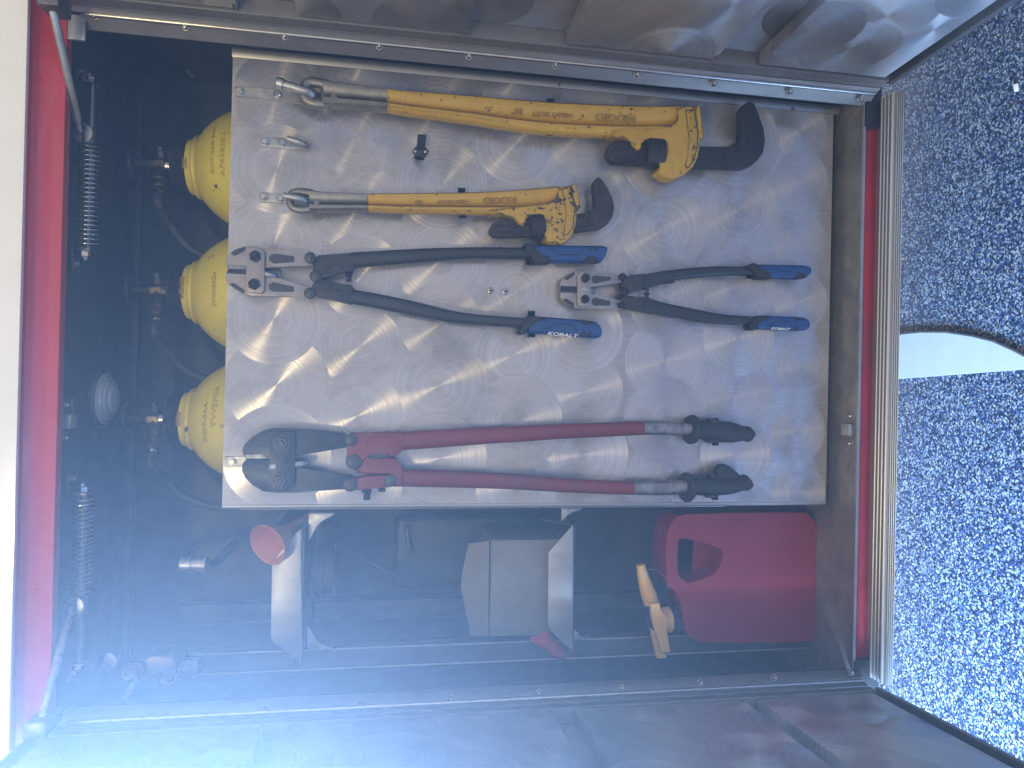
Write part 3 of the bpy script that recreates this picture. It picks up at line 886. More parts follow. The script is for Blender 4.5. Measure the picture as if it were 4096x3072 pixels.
W2 = dict(Yc=-0.030, T=0.028, loc=P(1700, 820, -0.005), z=zw2, worn=True, jm='brown_iron', slope=-0.03,
    label='smaller yellow pipe wrench with a chipped head and brown hook jaw', 
    yellow=[(1472, 777, 847), (1609, 775, 854), (1760, 774, 857), (1900, 771, 860), (2046, 763, 863), (2130, 756, 863), (2232, 748, 860)],
    silver=[(1240, 764, 848), (1298, 770, 848), (1380, 774, 847), (1471, 777, 847)],
    eye=[(1262, 783), (1210, 768), (1172, 774), (1160, 800), (1168, 826), (1195, 838), (1230, 838), (1264, 832)], er=0.0070,
    head=[(1230, 212), (1415, 186), (1475, 530), (1505, 560), (1505, 640), (1490, 800), (1440, 920), (1380, 1000), (1290, 1050), (1200, 1065), (1110, 1040), (1020, 990), (1040, 900), (1030, 800), (1010, 640), (985, 600), (770, 605), (755, 680), (750, 770), (715, 787), (660, 760), (590, 690), (540, 635), (420, 615), (200, 612), (200, 540), (700, 505), (1000, 472), (1150, 450), (1220, 400), (1240, 320)],
    strip=[(1280, 252), (1405, 200), (1470, 520), (1448, 770), (1395, 890), (1300, 940), (1318, 850), (1352, 600), (1320, 420)], sc=(1380, 560),
    heel=teeth_pts((1500, 165), (1555, 520), 12, 7, -1) + [(1480, 532), (1412, 184)],
    nut=[(790, 800), (1012, 788)], nutr=0.0240,
    hook=[(350, 712), (560, 700), (1515, 612), (1640, 605), (1740, 572), (1772, 530)] + teeth_pts((1775, 505), (1750, 160), 13, 9, -1) + [(1758, 130), (1790, 82), (1830, 70), (1880, 110), (1960, 230), (2030, 380), (2055, 520), (2030, 660), (1960, 760), (1850, 830), (1500, 866), (790, 932), (380, 952), (280, 940), (225, 900), (210, 840), (250, 760)],
    slots=[(1500, 640, 1670, 815), (800, 780, 290, 880)], shank_teeth=[(340, 925), (780, 905)],
    text=[('RIDGID', 1999, 801, 0.0165, 1.12, 0.0006), ('HEAVY DUTY', 1810, 808, 0.0088, 1.05, 0.00045), ('24"', 1669, 811, 0.0120, 1.0, 0.0005)])
wrench(W2)

# ================================================================== bolt cutters
def cutter(cfg):
    z = cfg['z']
    t = thing('bolt_cutter', cfg['loc'], cfg['label'], 'bolt cutter', 'bolt cutters on the board')
    Y0 = cfg['Y0']               # front face of the jaws
    jaws = []
    for k in ('jaw_up', 'jaw_lo'):
        j = prism('jaw', z(cfg[k]), Y0, Y0 + 0.013, cfg['jm'], t, 0.0016, 2)
        jaws.append(j)
    for k, j in (('inset_up', 0), ('inset_lo', 1), ('win_up', 0), ('win_lo', 1)):
        if k in cfg:
            prism('pocket', z(cfg[k]), Y0 - 0.0006, Y0 + 0.002, 'dark_pocket', jaws[j], 0.0003, 1)
    for pts, mm, j in cfg['edges']:
        prism('cutting_edge', z(pts), Y0 - 0.0005, Y0 + 0.004, mm, jaws[j], 0.0006, 1)
    pl_ = prism('link_plate', z(cfg['plate']), Y0 - 0.0065, Y0 - 0.0008, cfg['pm'], t, 0.0012, 2)
    for x, y, r in cfg['bolts']:
        q = z([(x, y)])[0]
        bolt('bolt', P(q[0], q[1], Y0 - 0.0066), r, 0.0075, cfg['bm'], pl_, 6, cfg.get('washer', 0), FACE, 0.45, random.uniform(0, 1))
    bodies = []
    for k, Ya, Yb in cfg['bodies']:
        bodies.append(prism('clevis', z(k), Ya, Yb, cfg['cm'], t, 0.003, 3))
    for pts in cfg.get('ribs', []):
        tube('rib', [P(x, y, cfg['bodies'][0][1] - 0.0002) for x, y in z(pts)], 0.0014, cfg['cm'], bodies[0], 8)
    for x, y, r in cfg['rivets']:
        q = z([(x, y)])[0]
        c = P(q[0], q[1], cfg['Yr'])
        bm = bmesh.new()
        add_lathe(bm, c, FACE, [(-0.016, r * 0.9), (0, r), (0.003, r), (0.0048, r * 0.82), (0.0055, r * 0.5), (0.0052, 0.0)], 20)
        add_lathe(bm, c + FACE * 0.004, FACE, [(0, r * 0.45), (0.0035, r * 0.42), (0.0042, r * 0.2)], 14)
        from_bm('rivet', bm, cfg['rm'], t)
    for (x0, y0, x1, y1) in cfg['stops']:
        a, b = z([(x0, y0), (x1, y1)])
        c0, c1 = P(a[0], (a[1] + 0), -0.024), P(b[0], b[1], -0.024)
        zc = (c0.z + c1.z) / 2
        rr = abs(c0.z - c1.z) / 2
        L = abs(c0.x - c1.x)
        lathe('stop_bolt', Vector((max(c0.x, c1.x), -0.024, zc)), (-1, 0, 0), [(0, rr * 0.8), (L * 0.12, rr), (L * 0.85, rr), (L, rr * 0.8)], cfg['sm'], t, 6)
    prof = sup(0.8, 24)
    hs = []
    for st, mm in cfg['handles']:
        hs.append(loft('handle', dens(st, 3), cfg['Yh'], cfg['Th'], prof, mm, t))
    return t, hs
def grip_blue(t, st, Yc, T, collar, inlays, lines, z, z_in):
    g = loft('grip', dens(z(st) if z else st, 2), Yc, [T * f for f in [1] * (len(dens(st, 2)) - 2)] + [T * 0.93, T * 0.62], sup(0.55, 32), 'blue_rubber', t, 50)
    Yf = Yc - T / 2
    prism('collar', z_in(collar), Yf - 0.0016, Yc + T * 0.45, 'black_rubber', g, 0.0028, 3)
    for pts in inlays:
        prism('inlay', z_in(pts), Yf - 0.0007, Yf + 0.004, 'black_rubber', g, 0.0006, 1)
    for pts in lines:
        tube('groove_line', [P(x, y, Yf - 0.0001) for x, y in z_in(pts)], 0.0010, 'black_rubber', g, 6)
    return g

zs22 = lambda st: zs(1000, 750, 0.4973, st)
zs23 = lambda st: zs(2000, 750, 0.4973, st)
A = dict(z=zA, loc=P(1500, 1170, -0.004), Y0=-0.030, jm='jaw_grey', pm='jaw_grey', bm='bolt_black', cm='black_paint', rm='rivet_grey', sm='bolt_black', Yr=-0.034, Yh=-0.024, Th=0.026,
    label='large bolt cutter with grey jaws and blue grips, head overhanging the board top',
    jaw_up=[(115, 436), (92, 385), (80, 300), (102, 240), (160, 185), (260, 120), (380, 88), (480, 85), (600, 105), (1000, 160), (1250, 200), (1330, 215), (1385, 280), (1375, 372), (1340, 370), (660, 410), (390, 440)],
    jaw_lo=[(110, 442), (390, 445), (650, 520), (840, 560), (1340, 690), (1400, 720), (1390, 830), (1340, 868), (1260, 842), (1160, 832), (700, 826), (450, 822), (365, 797), (250, 735), (140, 662), (100, 620), (80, 560), (90, 490)],
    inset_up=[(155, 196), (225, 140), (378, 95), (378, 150), (340, 175), (240, 222), (212, 232)], inset_lo=[(142, 655), (180, 632), (222, 642), (358, 740), (358, 790), (250, 732)],
    win_up=[(725, 240), (795, 198), (1095, 240), (1095, 325), (790, 348), (725, 295)], win_lo=[(720, 660), (780, 618), (1090, 690), (1088, 765), (775, 760), (720, 720)],
    edges=[([(104, 362), (388, 372), (388, 436), (118, 432)], 'edge_steel', 0), ([(112, 445), (388, 450), (388, 508), (93, 492)], 'jaw_black', 1)],
    plate=[(385, 150), (440, 110), (580, 120), (625, 135), (660, 190), (655, 740), (610, 790), (430, 770), (385, 740)],
    bolts=[(522, 245, 0.0098), (505, 658, 0.0098)],
    bodies=[([(1382, 330), (1440, 222), (1600, 212), (1945, 185), (1958, 400), (1976, 420), (1945, 468), (1850, 465), (1800, 455), (1620, 505), (1530, 560), (1480, 600), (1372, 590), (1372, 450)], -0.0345, -0.010),
            ([(1372, 640), (1480, 560), (1545, 592), (1600, 622), (1815, 668), (1840, 655), (1940, 662), (1976, 712), (1945, 940), (1640, 872), (1400, 822), (1345, 700)], -0.0340, -0.0095)],
    ribs=[[(1525, 500), (1640, 372), (1790, 360), (1815, 440)], [(1560, 605), (1640, 715), (1790, 750)]],
    rivets=[(1335, 265, 0.0098), (1408, 535, 0.0100), (1325, 790, 0.0096)], Yr2=0, 
    stops=[(1838, 478, 1960, 542), (1856, 545, 1944, 612)],
    handles=[(zs22([(815, 524, 650), (1100, 508, 628), (1400, 492, 602), (1700, 484, 580), (1900, 482, 577), (2212, 486, 580)]) + zs23([(205, 490, 582)]), 'black_paint'),
             (zs22([(815, 820, 938), (1000, 850, 970), (1200, 890, 1010), (1400, 935, 1050), (1600, 985, 1085), (1800, 1018, 1105), (2000, 1035, 1120), (2212, 1050, 1135)]) + zs23([(205, 1045, 1148)]), 'black_paint')])
tA, hA = cutter(A)
z8 = lambda pts: zm(2000, 960, 0.24712, pts)
z8s = lambda st: zs(2000, 960, 0.24712, st)
grip_blue(tA, [(500, 100, 350), (560, 96, 366), (800, 98, 375), (1300, 102, 378), (1560, 104, 380), (1640, 108, 345), (1690, 125, 240), (1706, 140, 185)], -0.026, 0.031,
    [(375, 82), (420, 50), (490, 42), (545, 85), (655, 258), (790, 264), (830, 350), (800, 362), (560, 366), (500, 250), (440, 150)],
    [[(1350, 378), (1412, 262), (1552, 265), (1588, 320), (1570, 378)], [(1412, 112), (1470, 112), (1462, 158), (1430, 160)], [(1525, 112), (1585, 112), (1578, 160), (1540, 160)]],
    [[(770, 132), (885, 142), (940, 236), (1290, 238), (1335, 145)]], z8s, z8)
gA = grip_blue(tA, [(445, 1232, 1512), (560, 1236, 1520), (800, 1255, 1538), (1200, 1288, 1572), (1450, 1312, 1592), (1540, 1335, 1597), (1600, 1410, 1580), (1615, 1470, 1545)], -0.026, 0.031,
    [(302, 1480), (325, 1510), (385, 1522), (590, 1302), (725, 1300), (752, 1256), (570, 1232), (455, 1234), (370, 1380)],
    [[(1300, 1312), (1502, 1328), (1475, 1376), (1340, 1370)], [(1340, 1470), (1385, 1470), (1370, 1565), (1312, 1560)], [(1445, 1485), (1490, 1490), (1472, 1585), (1425, 1580)]],
    [[(695, 1425), (810, 1428), (870, 1346), (1195, 1382), (1245, 1482)]], z8s, z8)
q = z8([(1005, 1548)])[0]
letters('lettering', 'KOBALT', 0.0085, flat(q[0], q[1] - 3, -0.026 - 0.0153, (10, 1.0), 0.0006, 1.75), 'lettering_white', gA, 0.0003, None, 0.0002, 0.25)

S = dict(z=zS, loc=P(2800, 1200, -0.004), Y0=-0.025, jm='jaw_grey', pm='jaw_grey', bm='bolt_black', cm='black_paint', rm='bolt_black', sm='bolt_black', Yr=-0.029, Yh=-0.020, Th=0.020,
    label='small short bolt cutter with grey jaws and blue grips, lowest on the board',
    jaw_up=[(188, 512), (178, 400), (212, 320), (300, 250), (440, 190), (580, 185), (680, 205), (1000, 240), (1250, 265), (1290, 330), (1272, 402), (740, 476), (482, 515)],
    jaw_lo=[(188, 518), (482, 520), (722, 600), (1110, 685), (1265, 715), (1320, 790), (1318, 862), (1280, 885), (1190, 862), (700, 862), (570, 876), (440, 856), (330, 792), (230, 712), (180, 640)],
    inset_up=[(238, 330), (292, 282), (438, 205), (434, 262), (312, 358)], inset_lo=[(232, 700), (290, 680), (420, 762), (428, 846), (332, 786)],
    win_up=[(740, 310), (785, 270), (1075, 300), (1070, 355), (790, 420), (745, 380)], win_lo=[(738, 710), (785, 660), (1070, 730), (1068, 805), (780, 808), (738, 770)],
    edges=[([(190, 456), (482, 466), (482, 514), (190, 510)], 'jaw_black', 0), ([(190, 520), (482, 522), (482, 584), (190, 574)], 'jaw_black', 1)],
    plate=[(487, 275), (530, 217), (690, 222), (722, 300), (724, 560), (720, 800), (690, 832), (520, 826), (487, 760)],
    bolts=[(620, 322, 0.0084), (612, 697, 0.0084)],
    bodies=[([(1275, 400), (1340, 282), (1420, 287), (1800, 236), (2212, 182), (2212, 392), (1830, 437), (1752, 502), (1680, 506), (1640, 470), (1430, 525), (1400, 600), (1272, 592)], -0.0285, -0.009),
            ([(1280, 720), (1300, 622), (1420, 627), (1640, 677), (1700, 642), (1780, 662), (1812, 722), (2212, 802), (2212, 1002), (1700, 912), (1380, 852), (1310, 878)], -0.0280, -0.0085)],
    rivets=[(1280, 300, 0.0070), (1318, 560, 0.0084), (1255, 800, 0.0062)], 
    stops=[(1678, 510, 1745, 580), (1655, 582, 1760, 622), (1680, 624, 1740, 650)],
    handles=[(zs23([(1150, 700, 800), (1250, 682, 775), (1400, 662, 750), (1600, 642, 725), (1750, 635, 712), (1900, 637, 708), (2110, 644, 714)]), 'black_paint'),
             (zs23([(1150, 892, 1000), (1250, 915, 1020), (1400, 945, 1045), (1600, 985, 1085), (1750, 1015, 1100), (1900, 1030, 1108), (2110, 1042, 1116)]), 'black_paint')])
tS, hS = cutter(S)
zb = lambda pts: zm(2000, 400, 0.633, pts)
zbs = lambda st: zs(2000, 400, 0.633, st)
zc_ = lambda pts: zm(2000, 1200, 0.633, pts)
zcs = lambda st: zs(2000, 1200, 0.633, st)
grip_blue(tS, [(1630, 1042, 1126), (1660, 1042, 1129), (1750, 1044, 1131), (1860, 1046, 1135), (1915, 1049, 1130), (1940, 1060, 1108), (1948, 1068, 1095)], -0.021, 0.025,
    [(1574, 1052), (1588, 1034), (1612, 1028), (1645, 1044), (1680, 1088), (1712, 1096), (1718, 1126), (1640, 1126), (1612, 1100)],
    [[(1868, 1132), (1890, 1092), (1932, 1096), (1928, 1124)]], [[(1742, 1058), (1766, 1082), (1836, 1082), (1852, 1058)]], zbs, zb)
gS = grip_blue(tS, [(1612, 100, 186), (1650, 100, 188), (1750, 103, 192), (1870, 108, 195), (1912, 114, 194), (1932, 130, 185), (1938, 145, 175)], -0.021, 0.025,
    [(1574, 172), (1585, 187), (1618, 187), (1655, 122), (1702, 118), (1712, 97), (1640, 99), (1600, 130)],
    [[(1862, 110), (1912, 116), (1900, 132), (1874, 130)], [(1870, 165), (1884, 165), (1880, 192), (1864, 190)]], [[(1695, 160), (1726, 160), (1744, 134), (1820, 136), (1842, 168)]], zcs, zc_)
q = zc_([(1770, 184)])[0]
letters('lettering', 'KOBALT', 0.0058, flat(q[0], q[1] - 1, -0.021 - 0.0123, (10, 0.4), 0.0006, 1.75), 'lettering_white', gS, 0.0003, None, 0.0002, 0.25)

z32 = lambda st: zs(1000, 1500, 0.4973, st)
z33 = lambda st: zs(2000, 1500, 0.4973, st)
C = dict(z=zR, loc=P(1900, 1850, -0.004), Y0=-0.034, jm='jaw_black', pm='jaw_black', bm='rivet_grey', cm='red_enamel', rm='rivet_grey', sm='bolt_black', Yr=-0.038, Yh=-0.027, Th=0.027, washer=1.3,
    label='long red-handled bolt cutter with black jaws and black rubber grips', 
    jaw_up=[(238, 432), (202, 390), (190, 330), (215, 270), (300, 190), (420, 115), (560, 90), (720, 92), (1000, 110), (1320, 150), (1385, 230), (1345, 305), (800, 395), (500, 432)],
    jaw_lo=[(232, 438), (500, 440), (900, 540), (1180, 590), (1330, 610), (1400, 615), (1440, 690), (1400, 762), (1310, 767), (1000, 787), (760, 806), (560, 806), (420, 790), (300, 720), (220, 640), (185, 560), (190, 490)],
    edges=[([(212, 384), (395, 376), (460, 410), (455, 432), (240, 430)], 'edge_steel', 0)],
    plate=[(500, 160), (540, 125), (760, 122), (780, 160), (776, 440), (770, 742), (730, 786), (510, 781), (492, 742), (496, 440)],
    bolts=[(630, 257, 0.0118), (612, 677, 0.0118)],
    bodies=[([(1332, 205), (1382, 142), (1500, 147), (1980, 130), (1980, 325), (1880, 408), (1815, 405), (1750, 362), (1690, 346), (1600, 366), (1530, 412), (1500, 520), (1440, 572), (1352, 500), (1337, 420), (1366, 340)], -0.0385, -0.013),
            ([(1452, 582), (1502, 545), (1535, 416), (1562, 432), (1690, 456), (1800, 428), (1880, 412), (1920, 482), (1977, 540), (1966, 740), (1862, 740), (1902, 700), (1906, 622), (1862, 586), (1780, 590), (1600, 602)], -0.0380, -0.0125),
            ([(1420, 645), (1600, 620), (1800, 606), (1870, 640), (1872, 700), (1832, 740), (1700, 752), (1450, 780), (1405, 760)], -0.0360, -0.015)],
    ribs=[[(1572, 300), (1575, 215), (1610, 186), (1880, 182), (1915, 215), (1925, 300)]],
    rivets=[(1395, 220, 0.0108), (1420, 460, 0.0132), (1385, 716, 0.0118), (1826, 670, 0.0105)],
    stops=[(1502, 766, 1628, 802), (1526, 802, 1614, 882), (1688, 748, 1782, 792)],
    handles=[(z32([(1230, 455, 605), (1600, 432, 578), (2000, 412, 548), (2212, 405, 536)]) + z33([(400, 396, 520), (800, 382, 500), (1145, 372, 482)]), 'red_enamel'),
             (z32([(1230, 752, 897), (1600, 765, 905), (2000, 785, 915), (2212, 796, 925)]) + z33([(400, 820, 937), (800, 842, 955), (1065, 852, 963)]), 'red_enamel'),
             (z33([(1146, 372, 482), (1250, 371, 482), (1400, 374, 485), (1600, 390, 495)]), 'worn_steel'),
             (z33([(1066, 852, 963), (1200, 850, 966), (1350, 848, 964), (1570, 838, 948)]), 'worn_steel')])
tC, hC = cutter(C)
zh = lambda pts: zm(2640, 1640, 0.24111, pts)
zhs = lambda st: zs(2640, 1640, 0.24111, st)
def black_grip(st, disc, disc_dir, prongs, bumpp=None):
    g = loft('grip', dens(zhs(st), 2), -0.027, 0.034, CIRC, 'black_rubber', tC, 50)
    d0 = zh([disc])[0]
    c = P(d0[0], d0[1], -0.027)
    a = zh([(disc[0] + disc_dir[0], disc[1] + disc_dir[1])])[0]
    ax = (P(a[0], a[1], -0.027) - c).normalized() + Vector((0, 0.18, 0))
    ax.normalize()
    lathe('guard', c - ax * 0.006, ax, [(0, 0.015), (0, 0.023), (0.001, 0.0265), (0.004, 0.0282), (0.008, 0.0282), (0.011, 0.0265), (0.012, 0.022), (0.014, 0.0165)], 'black_rubber', g, 40)
    for pts in prongs:
        prism('prong_end', zh(pts), -0.038, -0.020, 'black_paint', g, 0.003, 3)
    if bumpp:
        prism('thumb_lobe', zh(bumpp), -0.038, -0.016, 'black_rubber', g, 0.006, 4)
black_grip([(560, 185, 470), (640, 178, 482), (800, 172, 500), (1000, 182, 535), (1200, 205, 540), (1330, 245, 520), (1390, 268, 512), (1440, 264, 534), (1490, 285, 512), (1516, 330, 455)], (520, 325), (100, 12),
    [[(790, 170), (830, 142), (920, 142), (1000, 185), (1000, 225), (930, 230), (880, 195)], [(765, 500), (860, 490), (975, 488), (980, 545), (810, 548)]])
black_grip([(480, 1150, 1400), (560, 1132, 1412), (800, 1105, 1420), (1000, 1128, 1415), (1200, 1120, 1390), (1320, 1085, 1350), (1385, 1066, 1338), (1430, 1080, 1340), (1470, 1130, 1315), (1482, 1190, 1270)], (440, 1282), (100, -2),
    [[(820, 1085), (840, 1048), (900, 1052), (960, 1100), (960, 1150), (890, 1160)], [(760, 1418), (860, 1400), (950, 1405), (950, 1465), (800, 1460)]],
    [(960, 1010), (1030, 922), (1100, 905), (1165, 932), (1250, 1005), (1335, 1072), (1310, 1180), (970, 1160)])

# ================================================================== air cylinders behind the board
RC, YCY = 0.1250, 0.162
def surf(cx, ztan, H, ang, s):
    """point on the cylinder shoulder: angle round the axis (0 = towards the camera), s = height above the tangent ring"""
    r = RC * math.sqrt(max(0, 1 - (s / H) ** 2))
    return Vector((cx + r * math.sin(ang), YCY - r * math.cos(ang), ztan + s))
def cylinder(axis_px, label, marks, collar_txt, twist, hose_to, foil):
    top = P(797, axis_px, YCY)
    cx = top.x
    zc = z_at(797, 1178, YCY)                  # shoulder meets collar
    H = 0.150
    sC = H * math.sqrt(1 - (0.0585 / RC) ** 2)
    zt = zc - sC
    t = thing('air_cylinder', (cx, YCY, ZB), label, 'air cylinder', 'yellow air cylinders behind the board')
    prof = [(0.001, 0.08), (0.006, 0.105), (0.02, RC)] + [(zt - ZB, RC)]
    for k in range(1, 15):
        s = sC * k / 14
        prof.append((zt + s - ZB, RC * math.sqrt(1 - (s / H) ** 2)))
    tank = lathe('tank', (cx, YCY, ZB), (0, 0, 1), prof, 'cylinder_yellow', t, 64, 40)
    z1 = zc
    zcol = z_at(752, 1178, YCY)
    zthr = z_at(700, 1178, YCY)
    L = zcol - z1
    lathe('collar', (cx, YCY, z1 - 0.001), (0, 0, 1), [(0, 0.0590), (0.002, 0.0608), (0.006, 0.0612), (0.009, 0.0590), (0.011, 0.0545), (L, 0.0520), (L + 0.001, 0.0490)], 'cylinder_yellow', t, 56, 30)
    pr = [(0, 0.0470)]
    n = 16
    for i in range(n):
        a = (zthr - zcol) * (i + 0.2) / n
        pr += [(a, 0.0465), (a + (zthr - zcol) * 0.45 / n, 0.0488)]
    pr += [(zthr - zcol, 0.0465), (zthr - zcol + 0.007, 0.036), (zthr - zcol + 0.0075, 0.018)]
    lathe('threaded_neck', (cx, YCY, zcol), (0, 0, 1), pr, 'collar_grey', t, 48, 30)
    zn = zthr + 0.0075
    lathe('nipple', (cx, YCY, zn), (0, 0, 1), [(0, 0.0165), (0.004, 0.0165), (0.0045, 0.0145), (0.008, 0.0145), (0.0085, 0.016), (0.012, 0.016)], 'bright_steel' if foil else 'brass', t, 24)
    zv = zn + 0.012
    v = lathe('valve', (cx, YCY, zv), (0, 0, 1), [(0, 0.013), (0.002, 0.0165), (0.022, 0.0165), (0.024, 0.012), (0.042, 0.011), (0.044, 0.009), (0.058, 0.009)], 'brass', t, 8, 30, 0.3)
    lathe('handwheel', (cx, YCY, zv + 0.056), (0, 0, 1), [(0, 0.012), (0.002, 0.026), (0.006, 0.029), (0.010, 0.027), (0.012, 0.010), (0.014, 0.008)], 'rivet_grey', v, 20, 30)
    ax = Vector((-math.cos(0.25), -math.sin(twist), -0.12)).normalized()
    lathe('outlet', Vector((cx, YCY, zv + 0.012)), ax, [(0.010, 0.012), (0.022, 0.013), (0.024, 0.0155), (0.040, 0.0155), (0.042, 0.012), (0.055, 0.0115), (0.057, 0.009), (0.064, 0.009)], 'brass', v, 8, 30)
    lathe('relief_plug', Vector((cx, YCY, zv + 0.012)), Vector((1, -0.25, 0.05)), [(0.010, 0.009), (0.026, 0.009), (0.028, 0.007), (0.034, 0.007)], 'dull_steel', v, 6, 30)
    e = Vector((cx, YCY, zv + 0.012)) + ax * 0.066
    tube('hose', spline([e, e + ax * 0.03, Vector((e.x - 0.055, e.y + 0.03, e.z - 0.012)), Vector((e.x - 0.10, e.y + 0.05, e.z - 0.05)), Vector((e.x - 0.12, e.y + 0.055, e.z - 0.12))], 6), 0.0085, 'hose_black', v, 12)
    lathe('ferrule', e, ax, [(0, 0.0105), (0.003, 0.0112), (0.006, 0.0105)], 'bright_steel', v, 16)
    for txt, ang, s, size, mt_ in marks:
        r0 = RC * math.sqrt(1 - (s / H) ** 2)
        def fn(x, y, zz, ang=ang, s=s, r0=r0):
            return surf(cx, zt, H, ang + x / r0, s + y * 0.62) + Vector((math.sin(ang + x / r0), -math.cos(ang + x / r0), 0.5)).normalized() * (0.0007 + zz)
        letters('lettering', txt, size, fn, mt_, tank, 0.0002, 0.00026)
    if collar_txt:
        def fc(x, y, zz):
            a = collar_txt[1] + x / 0.054
            rr = 0.0545 - 0.0025 * ((y + 0.006) / 0.012)
            return Vector((cx + math.sin(a) * (rr + 0.0012), YCY - math.cos(a) * (rr + 0.0012), z1 + 0.0175 + y))
        letters('lettering', collar_txt[0], 0.013, fc, 'lettering_shaded', tank, 0.0003, 0.0005)
    return t
cylinder(672, 'yellow air cylinder nearest the right door, with dark scrapes on its shoulder', [('DOT-3AA 2400', 0.10, 0.090, 0.014, 'marker_ink'), ('AP63830 1', 0.0, 0.070, 0.019, 'marker_ink'), ('CO3 R', -0.35, 0.047, 0.019, 'marker_ink')], ('000', -0.15), 0.5, None, True)
cylinder(1170, 'middle yellow air cylinder, behind the large cutter head', [('2', 0.62, 0.092, 0.024, 'marker_ink'), ('TP004524', -0.05, 0.080, 0.016, 'marker_ink'), ('44', -0.62, 0.056, 0.024, 'marker_ink')], ('HG-500', 0.05), 0.55, None, False)
cylinder(1677, 'yellow air cylinder nearest the shelves and red gas can', [('DOT-3AA', 0.0, 0.092, 0.017, 'marker_ink'), ('TWSP06', 0.28, 0.074, 0.022, 'marker_ink'), ('5', -0.05, 0.058, 0.016, 'marker_ink')], ('0000', 0.05), 0.55, None, True)

# ================================================================== door stays (rod, slide tube, spring, brackets)
def spring_pts(a, b, r, turns):
    a, b = Vector(a), Vector(b)
    ax, u, v = frame(b - a)
    n = turns * 10
    return [a + (b - a) * (i / n) + (u * math.cos(2 * math.pi * i / 10) + v * math.sin(2 * math.pi * i / 10)) * r for i in range(n + 1)]
def stay(label, br1, tube1, yoke, spr, br2, rod_end, Yd, bracket_feet):
    t = thing('door_stay', P(yoke[0], yoke[1], Yd), label, 'door stay', 'sprung door stays under the header')
    (a, b) = tube1
    tube('slide_rod', [P(a[0], a[1], Yd), P(b[0], b[1], Yd)], 0.0052, 'spring_steel', t, 14)
    tube('spring', spring_pts(P(spr[0][0], spr[0][1], Yd), P(spr[1][0], spr[1][1], Yd), 0.0160, 22), 0.0012, 'bright_steel', t, 6)
    y = P(yoke[0], yoke[1], Yd)
    yk = lathe('yoke', y + Vector((0.014, 0, 0)), (-1, 0, 0), [(0, 0.009), (0.002, 0.012), (0.030, 0.012), (0.032, 0.009)], 'dull_steel', t, 16)
    lathe('roller', y + Vector((0, -0.006, 0.004)), (0, -1, 0.15), [(0, 0.014), (0.001, 0.016), (0.004, 0.016), (0.005, 0.014)], 'galvanised', yk, 20)
    e = P(rod_end[0], rod_end[1], -0.150)
    st = y + Vector((0, -0.016, 0.006))
    tube('stay_rod', [st, st.lerp(e, 0.08), st.lerp(e, 0.1), e], [0.004, 0.004, 0.0062, 0.0062], 'galvanised', t, 14, False, 60)
    for (p0, p1) in bracket_feet:
        q0, q1 = P(p0[0], p0[1], Yd), P(p1[0], p1[1], Yd)
        sgn = 1 if q1.x > q0.x else -1
        bm = bmesh.new()
        w_ = 0.014
        # foot on the ceiling rail, leg down across the rod
        add_box(bm, min(q0.x, q1.x), max(q0.x, q1.x), Yd - w_, Yd + w_, q0.z - 0.0015, q0.z + 0.0015, 0.0006)
        lx = q0.x
        add_box(bm, lx - 0.0018, lx + 0.0018, Yd - w_ * 0.98, Yd + w_ * 0.98, y.z - 0.012, q0.z - 0.002, 0.0006)
        b_ = from_bm('bracket', bm, 'dull_steel', t)
        bolt('bolt', Vector(((q0.x * 0.35 + q1.x * 0.65), Yd, q0.z - 0.0016)), 0.006, 0.006, 'bright_steel', b_, 6, 1.2, Vector((0, 0, -1)), 0)
        bolt('nut', Vector((lx + sgn * 0.002, Yd, y.z)), 0.009, 0.010, 'bright_steel', b_, 6, 0, Vector((sgn, 0, 0)), 0.5)
    return t
stay('sprung door stay with steel rod reaching the right door', None, ((372, 325), (350, 1010)), (352, 540), ((356, 585), (352, 990)), None, (205, 5), -0.010,
     [((302, 1000), (302, 1090)), ((320, 330), (320, 258))])
stay('sprung door stay with steel rod reaching the left door', None, ((336, 1965), (318, 2660)), (318, 2418), ((335, 1990), (326, 2375)), None, (162, 2905), -0.010,
     [((285, 1972), (285, 1885)), ((284, 2650), (284, 2720))])
# stay anchors on the doors
def anchor(d, px, py, px2, py2):
    c = P(px, py, -0.150)
    bm = bmesh.new()
    add_box(bm, c.x - 0.010, c.x + 0.016, c.y - 0.016, c.y + 0.030, c.z - 0.014, c.z + 0.016, 0.003)
    from_bm('stay_bracket', bm, 'dull_steel', d)
    a = P(px2[0], px2[1], -0.075)
    b = P(py2[0], py2[1], -0.075)
    box('stop_tab', a.x, b.x, -0.080, -0.074, b.z, a.z, 'galvanised', d, 0.002)
anchor(dR, 212, 14, (275, 60), (345, 168))
anchor(dL, 160, 2915, (120, 2930), (205, 2955))
box('corner_pad', P(215, 75, -0.06).x, P(215, 190, -0.06).x, -0.070, -0.058, z_at(248, 150, -0.06), z_at(215, 150, -0.06), 'rubber_seal', body, 0.002)
box('corner_pad', P(180, 2770, -0.06).x, P(180, 2930, -0.06).x, -0.070, -0.058, z_at(200, 2850, -0.06), z_at(155, 2850, -0.06), 'rubber_seal', body, 0.002)

box('corner_pad', P(3480, 508, -0.072).x, 0.600, -0.0740, -0.0565, z_at(3508, 450, -0.072) - 0.004, ZB - 0.001, 'rubber_seal', body, 0.0015)
box('corner_pad', P(3470, 2640, -0.072).x, -0.590, -0.0740, -0.0565, z_at(3508, 2640, -0.072) - 0.004, ZB - 0.001, 'rubber_seal', body, 0.0015)
